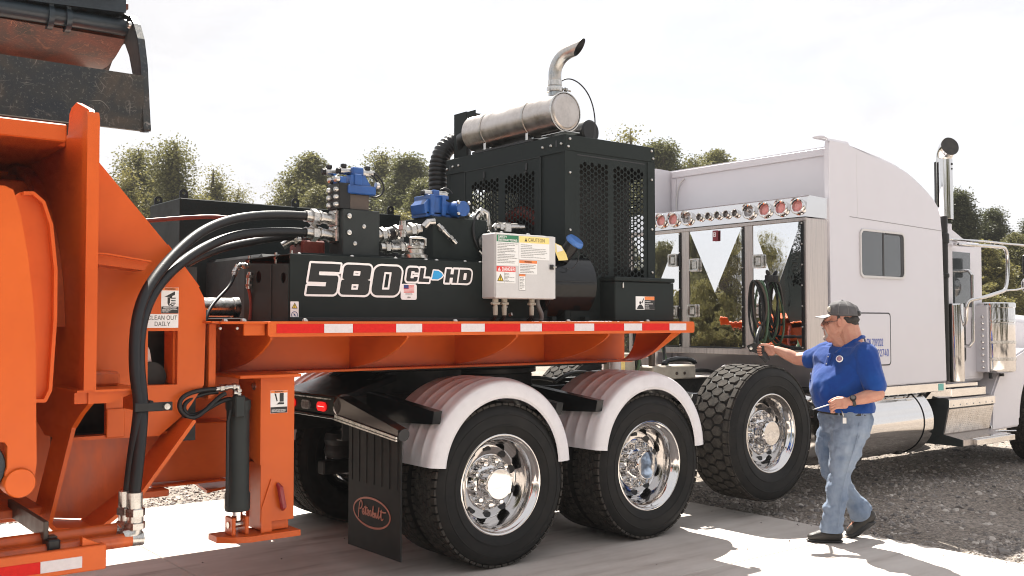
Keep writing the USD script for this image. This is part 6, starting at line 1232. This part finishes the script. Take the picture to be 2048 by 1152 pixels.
head = [[((.018, 0, 1.590), (.100, .080, .098)), ((.030, 0, 1.535), (.085, .074, .085))], [((.075, 0, 1.475), (.060, .056, .055)), ((.045, 0, 1.545), (.085, .070, .075))], [((.105, 0, 1.450), (.038, .040, .040)), ((.10, 0, 1.53), (.055, .055, .05))],
        [((.128, 0, 1.575), (.022, .045, .016)), ((.108, 0, 1.60), (.03, .05, .02))], [((.140, 0, 1.575), .010), ((.158, 0, 1.541), .013), ((.140, .012, 1.538), .012), ((.140, -.012, 1.538), .012)], [((.138, 0, 1.502), (.012, .022, .007)), ((.125, 0, 1.50), (.02, .026, .012))], [((.134, 0, 1.488), (.012, .020, .007)), ((.12, 0, 1.48), (.02, .026, .012))],
        [((.045, .072, 1.555), (.012, .010, .030)), ((.040, .084, 1.560), (.016, .006, .032))], [((.045, -.072, 1.555), (.012, .010, .030)), ((.040, -.084, 1.560), (.016, .006, .032))], [((.10, .045, 1.54), .024), ((.07, .03, 1.50), .04)], [((.10, -.045, 1.54), .024), ((.07, -.03, 1.50), .04)],
        [((-.02, 0, 1.52), .078), ((-.045, .0, 1.40), .085)], [((.07, 0, 1.455), .045), ((-.02, 0, 1.37), .075)]]
torso_in = [[((-.11, .12, 1.27), .10), ((.11, -.09, 1.27), .10), ((.03, .03, 1.08), .16), ((-.03, .0, 1.38), .06), ((0, 0, .92), .13)]]
DOWN = (0, -.3, -1.0)
nsh, nel, nwr = (-.125, .155, 1.325), (-.205, .235, 1.065), (-.015, .285, 1.012)
fsh, fel, fwr = (.135, -.125, 1.325), (.345, -.20, 1.285), (.500, -.235, 1.352)
armN = ch((nsh, .062), ((-.17, .20, 1.18), .058), (nel, .050)) + ch((nel, .050), ((-.13, .265, 1.045), .048), (nwr, .030))
armF = ch((fsh, .062), ((.25, -.17, 1.29), .056), (fel, .048)) + ch((fel, .048), ((.41, -.215, 1.315), .045), (fwr, .029))
hn = np.array(nwr); pn = hn + np.array([.055, .008, -.018])
handN = [[(tuple(hn), .026), (tuple(hn + [.035, .012, -.030]), .020), (tuple(hn + [.035, .010, .012]), .020)], [(tuple(hn + [.02, .01, .014]), .018), (tuple(hn + [.02, .012, -.03]), .018), (tuple(hn + [.082, .010, .010]), .014), (tuple(hn + [.082, .010, -.040]), .013)]]
for k in range(4):
    z0 = .012 - .0175 * k; Ls = (.045, .047, .045, .038)[k]
    a = hn + [.080, .012, z0]; b = a + [Ls * .75, .010, -.018]; c = b + [Ls * .1, -.022, -.016]; d = c + [-Ls * .45, -.016, -.002]
    handN += ch((tuple(a - [.02, 0, 0]), .0105), (tuple(a), .0105), (tuple(b), .0095), (tuple(c), .009), (tuple(d), .008))
handN += ch((tuple(hn + [.025, .0, .018]), .014), (tuple(hn + [.065, -.012, .026]), .0115), (tuple(hn + [.105, -.010, .010]), .0098), (tuple(hn + [.128, -.006, -.006]), .0085))
hf_ = np.array(fwr)
handF = [[(tuple(hf_), .025), (tuple(hf_ + [.035, .0, .014]), .020), (tuple(hf_ + [.035, 0, -.028]), .019)], [(tuple(hf_ + [.025, 0, .018]), .018), (tuple(hf_ + [.025, 0, -.028]), .018), (tuple(hf_ + [.085, .004, .020]), .014), (tuple(hf_ + [.085, .004, -.036]), .013)]]
for k in range(4):
    z0 = .020 - .0180 * k; Ls = (.052, .055, .05, .042)[k]
    a = hf_ + [.085, .002, z0]; b = a + [Ls * .75, .020, .000]; c = b + [Ls * .1, .030, -.002]; d = c + [-Ls * .40, .020, -.002]
    handF += ch((tuple(a - [.02, 0, 0]), .0108), (tuple(a), .0108), (tuple(b), .0098), (tuple(c), .0092), (tuple(d), .0085))
handF += ch((tuple(hf_ + [.03, .015, .018]), .014), (tuple(hf_ + [.065, .035, .034]), .0115), (tuple(hf_ + [.100, .045, .038]), .0100), (tuple(hf_ + [.125, .045, .032]), .009))
legs_in = ch(((-.035, .085, .88), .09), ((.046, .097, .50), .045), ((.10, .10, .08), .035)) + ch(((.05, -.07, .88), .09), ((.116, -.09, .50), .045), ((-.09, -.12, .15), .035)) + [[((.10, .10, .07), .04), ((.20, .10, .03), .03)], [((-.10, -.12, .14), .04), ((-.02, -.12, .045), .03)]]
part(Pn, 'body', flesh(head + torso_in + armN + armF + handN + handF + legs_in, edge=.0075, it=8), 'skin', smooth=True)
# clothes
shirt = [[((-.105, .125, 1.285), .118), ((.115, -.10, 1.285), .118), ((.0, .02, 1.20), .155)], [((-.07, .085, 1.17), .150), ((.085, -.05, 1.17), .150), ((.070, .065, 1.065), .180)], [((.060, .055, 1.06), .190), ((-.045, .085, 1.02), .138), ((.095, -.04, 1.02), .140)],
         [((.050, .045, 1.03), .185), ((-.055, .085, .955), .140), ((.075, -.055, .955), .140)], [((-.03, .0, 1.375), .082), ((-.10, .11, 1.315), .090), ((.10, -.09, 1.315), .090)], [((-.05, .085, .935), .132), ((.07, -.06, .935), .132)]]
shirt += ch((nsh, .098), ((-.155, .185, 1.22), .088), ((-.185, .215, 1.128), .080)) + ch((fsh, .092), ((.20, -.155, 1.30), .080), ((.245, -.17, 1.288), .074))
def cut_below(t, z):
    return trimesh.intersections.slice_mesh_plane(t, [0, 0, 1.0], [0, 0, z])
sm_ = flesh(shirt, edge=.011, it=45, noise=.016, nscale=7.5, seed=4, stretch=(1.2, 1.2, .55))
part(Pn, 'shirt', cut_below(sm_, .925), 'shirt_blue', smooth=True, label='royal blue polo shirt')
part(Pn, 'collar', flesh([[((.02, .085, 1.372), .014), ((-.06, .075, 1.425), .016), ((-.105, .035, 1.455), .014)], [((-.105, .035, 1.455), .014), ((-.125, -.02, 1.455), .014)], [((.02, .085, 1.372), .014), ((.075, .055, 1.335), .012), ((.05, .10, 1.345), .012)], [((.085, .03, 1.345), .012), ((.06, -.03, 1.40), .012)]], edge=.008, it=5), 'shirt_blue', smooth=True)
part(Pn, 'placket', flesh([[((.102, .088, 1.330), .010), ((.128, .105, 1.225), .010), ((.115, .075, 1.33), .010), ((.140, .092, 1.225), .010)]], edge=.01, it=3), 'shirt_blue', smooth=True)
for z, f, l in ((1.315, .118, .094), (1.265, .130, .103)): part(Pn, 'button', lathe([(0, 0), (.005, 0), (.005, .002), (0, .003)], W(f, l, z), LD * .8 + FD * .6, 10), 'grey_box')
pc_ = W(.040, .172, 1.300); nrm_ = LD * .93 + FD * .15 + np.array([0, 0, .33]); nrm_ /= np.linalg.norm(nrm_)
for s_, (r0, r1, m) in enumerate(((.025, .018, 'decal_white'), (.018, .0, 'patch_pink'))): part(Pn, 'chest_patch', lathe([(r1, .012), (r0, .008), (r0, .010), (r1, .0145)] if r1 else [(0, .013), (r0, .009), (r0, .0115), (0, .0155)], pc_, nrm_, 24), m)
jeans = [[((-.045, .085, .90), .134), ((.065, -.06, .90), .134), ((-.04, .085, .82), .138), ((.06, -.06, .82), .136)]] + ch(((-.038, .09, .84), .138), ((.01, .095, .66), .112), ((.048, .097, .50), .084), ((.072, .10, .29), .072), ((.098, .10, .20), .076), ((.108, .10, .115), .085)) + ch(((.055, -.065, .84), .136), ((.110, -.08, .66), .108), ((.118, -.09, .50), .082), ((.015, -.105, .34), .070), ((-.060, -.115, .25), .074), ((-.092, -.120, .19), .084))
jm = flesh(jeans, edge=.011, it=30, noise=.022, nscale=10.0, seed=9, stretch=(.9, .9, 1.6))
jm = trimesh.intersections.slice_mesh_plane(cut_below(jm, .075), [0, 0, -1.0], [0, 0, .955])
part(Pn, 'jeans', jm, 'denim', smooth=True, label='faded blue jeans')
part(Pn, 'jeans_seam', tube([W(-.085, .21, .86), W(-.055, .205, .70), W(.005, .195, .50), W(.045, .185, .30), W(.06, .19, .12)], .0035, 6, smooth=30), 'denim', smooth=60)
def oval(zc, h, rf, rl, cf, cl, ang, n=40):
    a = np.linspace(0, 2 * pi, n + 1); g = []
    for dz, dr in ((-h / 2, 0), (-h / 2 + .003, .003), (h / 2 - .003, .003), (h / 2, 0)):
        u, v_ = (rf + dr) * np.cos(a), (rl + dr) * np.sin(a); g.append([W(cf + u[i] * math.cos(ang) - v_[i] * math.sin(ang), cl + u[i] * math.sin(ang) + v_[i] * math.cos(ang), zc + dz) for i in range(n + 1)])
    t = quadsheet(g); t.fix_normals(); return t
part(Pn, 'belt', oval(.925, .038, .150, .212, .010, .012, .66), 'leather_dark', smooth=40, label='dark belt')
for f, l in ((-.10, .19), (.05, .185)): part(Pn, 'belt_loop', bx(*[x for k in range(3) for x in (W(f, l, .925)[k] - (.006, .006, .024)[k], W(f, l, .925)[k] + (.006, .006, .024)[k])], .003), 'denim')
def shoe(heel, toe, l, pitch=0):
    h, t_ = np.array(heel), np.array(toe)
    up = flesh([[(tuple(h + [0, 0, .055]), (.045, .042, .05)), (tuple(h * .45 + t_ * .55 + [0, 0, .05]), (.05, .046, .042)), (tuple(t_ + [0, 0, .035]), (.045, .042, .030))]], edge=.012, it=5, noise=.004, nscale=25)
    so = flesh([[(tuple(h + [0, 0, .012]), (.048, .042, .012)), (tuple(h * .5 + t_ * .5 + [0, 0, .010]), (.05, .046, .010)), (tuple(t_ + [0, 0, .012]), (.052, .046, .012))]], edge=.014, it=2)
    u = part(Pn, 'shoe', up, 'leather_dark', smooth=True); part(u, 'sole', so, 'ink', smooth=True)
    for k in range(4):
        q = h * (.62 - .1 * k) + t_ * (.38 + .1 * k) + [0, 0, .095 - .010 * k]; part(u, 'lace', tube([W(*(q + [0, .03, -.008])), W(*(q + [0, 0, .004])), W(*(q + [0, -.03, -.008]))], .003, 6), 'ink_grey')
shoe((.075, .10, .0), (.232, .115, .0), .1); shoe((-.150, -.12, .105), (-.030, -.115, .005), -.12)
# cap, hair, glasses, beard
cap = flesh([[((.012, 0, 1.640), (.112, .090, .072)), ((.000, 0, 1.612), (.110, .090, .020)), ((.03, 0, 1.665), (.09, .075, .055))]], edge=.010, it=4)
cap = trimesh.intersections.slice_mesh_plane(cap, [0, 0, 1.0], [0, 0, 1.603])
cp = part(Pn, 'cap', cap, 'cap_charcoal', smooth=True, label='dark grey baseball cap')
g1, g2 = [], []
for t in np.linspace(0, 1, 10):
    r1, r2 = [], []
    for l in np.linspace(-1, 1, 12):
        f = .100 + .012 * (1 - l * l) + t * (.098 * (1 - .55 * l * l)); z = 1.617 - .010 * l * l - .016 * t
        r1.append(W(f, l * .078, z)); r2.append(W(f, l * .078, z - .006))
    g1.append(r1); g2.append(r2)
bl = cat([quadsheet(g1), quadsheet(g2[::-1]), quadsheet([g1[-1], g2[-1]])]); part(cp, 'bill', bl, 'cap_bill', smooth=True)
part(cp, 'cap_patch', flesh([[((.105, .035, 1.655), (.012, .018, .022)), ((.112, -.01, 1.655), (.012, .018, .022))]], edge=.01, it=2), 'putty', smooth=True); part(cp, 'cap_button', lathe([(0, 0), (.010, 0), (.007, .006), (0, .008)], W(.02, 0, 1.716), (0, 0, 1), 12), 'cap_charcoal')
part(cp, 'strap_gap', flesh([[((-.090, .035, 1.625), (.012, .016, .020)), ((-.098, -.03, 1.625), (.012, .016, .020))]], edge=.008, it=2), 'ink', smooth=True)
for a_ in (-.9, -.3, .3, .9): part(cp, 'cap_seam', tube([W(.012 + .113 * math.cos(q) * math.cos(a_ + pi / 2) , .091 * math.cos(q) * math.sin(a_ + pi / 2), 1.640 + .0735 * math.sin(q)) for q in np.linspace(-.3, pi / 2, 10)], .0014, 5), 'ink_grey')
part(Pn, 'hair', flesh([[((-.055, 0, 1.580), (.045, .078, .036)), ((-.030, 0, 1.575), (.06, .084, .040))], [((.0, 0, 1.590), (.055, .086, .022)), ((-.05, 0, 1.55), (.045, .066, .024))], [((.045, .078, 1.59), (.010, .008, .022)), ((.045, -.078, 1.59), (.010, .008, .022))]], edge=.009, it=3, noise=.004, nscale=50), 'hair_grey', smooth=True, label='short dark grey hair')
part(Pn, 'moustache', flesh([[((.143, .022, 1.509), (.010, .014, .008)), ((.150, 0, 1.515), (.010, .016, .008)), ((.143, -.022, 1.509), (.010, .014, .008))], [((.136, .030, 1.500), .008), ((.125, .036, 1.465), .009)], [((.130, .03, 1.46), .012), ((.142, 0, 1.445), (.012, .022, .018)), ((.130, -.03, 1.46), .012)]], edge=.006, it=3, noise=.003, nscale=60), 'beard_grey', smooth=True, label='grey moustache and goatee')
gl = [tube([W(.142, .075, 1.562), W(.09, .080, 1.566), W(.045, .086, 1.572)], .0022, 6)]
for s_ in (-1, 1): gl.append(tube([W(.150 + .004 * math.cos(q), s_ * .036 + .027 * math.cos(q), 1.556 + .017 * math.sin(q)) for q in np.linspace(0, 2 * pi, 21)], .0020, 6))
gl.append(tube([W(.152, -.010, 1.560), W(.155, 0, 1.563), W(.152, .010, 1.560)], .002, 6))
part(Pn, 'glasses', gl, 'ink', smooth=50, label='thin framed glasses'); part(Pn, 'glasses_lens', [lathe([(0, 0), (.024, 0), (.024, .001), (0, .001)], W(.1505, s_ * .036, 1.556), FD, 18) for s_ in (-1, 1)], 'lens_dark')
for s_ in (-1, 1): part(Pn, 'eye', lathe([(0, .004), (.006, .003), (.009, 0), (0, 0)], W(.122, s_ * .032, 1.556), FD + LD * .3 * s_, 12), 'ink')
wt = np.array(nwr) + [-.030, -.002, .004]; ad = np.array(nwr) - np.array([-.13, .265, 1.045]); ad /= np.linalg.norm(ad); adw = FD * ad[0] + LD * ad[1] + np.array([0, 0, ad[2]])
w_ = part(Pn, 'wrist_watch', lathe([(.033, -.011), (.037, -.010), (.037, .010), (.033, .011)], W(*wt), adw, 28), 'ink', label='black wrist watch'); part(w_, 'watch_case', lathe([(0, .034), (.021, .034), (.022, .046), (.018, .049), (0, .049)], W(*wt), LD * .8 + np.array([0, 0, .6]), 24), 'black_satin'); part(w_, 'watch_face', lathe([(0, .0492), (.016, .0492), (.016, .050), (0, .050)], W(*wt), LD * .8 + np.array([0, 0, .6]), 20), 'lens_dark')
part(Pn, 'pocket_stitch', [tube([W(-.12, .19, .86), W(-.06, .215, .835), W(.0, .215, .85)], .003, 6, smooth=12)], 'denim')
# things he carries
ks = xf('key_ring', label='small bunch of keys with a pale tag hanging at the man\'s belt', cat='keys')
part(ks, 'tag', [hull([BASE + W(.012 + a, .225 + b, z) for a in (-.012, .012) for b in (0, .006) for z in (.855, .895)])], 'label_white'); part(ks, 'clip', [tube([BASE + W(.02, .222, .90), BASE + W(.025, .228, .93), BASE + W(.035, .222, .945)], .004, 6)], 'zinc')
pn_ = xf('ink_pen', label='thin pale pen held in the man\'s near hand', cat='pen'); part(pn_, 'barrel', cyl(BASE + W(.085, .288, .998), BASE + W(.205, .275, .955), .0045, 10, .0035), 'grey_box'); part(pn_, 'tip', cyl(BASE + W(.205, .275, .955), BASE + W(.222, .273, .949), .0035, 10, .001), 'zinc')
pg = xf('cable_plug', label='black cable plug gripped in the man\'s outstretched hand', cat='plug')
hp = np.array(fwr)
pgl = lambda f, l, z: BASE + W(*(hp + [f, l, z]))
part(pg, 'plug_body', [hull([pgl(.085, .0, .04), pgl(.085, .05, .04), pgl(.085, .0, -.045), pgl(.085, .05, -.045), pgl(.16, -.005, .052), pgl(.16, .055, .052), pgl(.16, -.005, -.02), pgl(.16, .055, -.02), pgl(.215, .0, .030), pgl(.215, .05, .030), pgl(.19, .0, -.01), pgl(.19, .05, -.01)])], 'black_satin'); part(pg, 'plug_pin', [lathe([(0, 0), (.012, 0), (.012, .012), (0, .014)], pgl(.18, .056, .012), LD, 14)], 'steel')
part(pg, 'plug_collar', [cyl(pgl(.10, .025, -.03), pgl(.06, .02, -.085), .030, 18, .026)], 'ink'); part(pg, 'cord', tube([pgl(.13, .025, .03), pgl(.14, .01, .09), pgl(.13, -.12, .16), np.array([3.0, .30, 1.44]), np.array([3.31, .56, 1.46])], .013, 10, smooth=30), 'hose', smooth=60)
# ---------------------------------------------------------------- thin sunlit haze over the yard
M['haze'] = usdkit.material(stage, '/World/Looks/haze', {'v': ('principled_volume', {'color': (0.93, 0.94, 0.95), 'density': 0.0005, 'anisotropy': 0.35})}, [], volume='v.volume')
part('/World', 'haze', trimesh.creation.box(bounds=[[-606, -606, -1.1], [606, 606, 14.0]]), 'haze', smooth=False, kind='stuff')
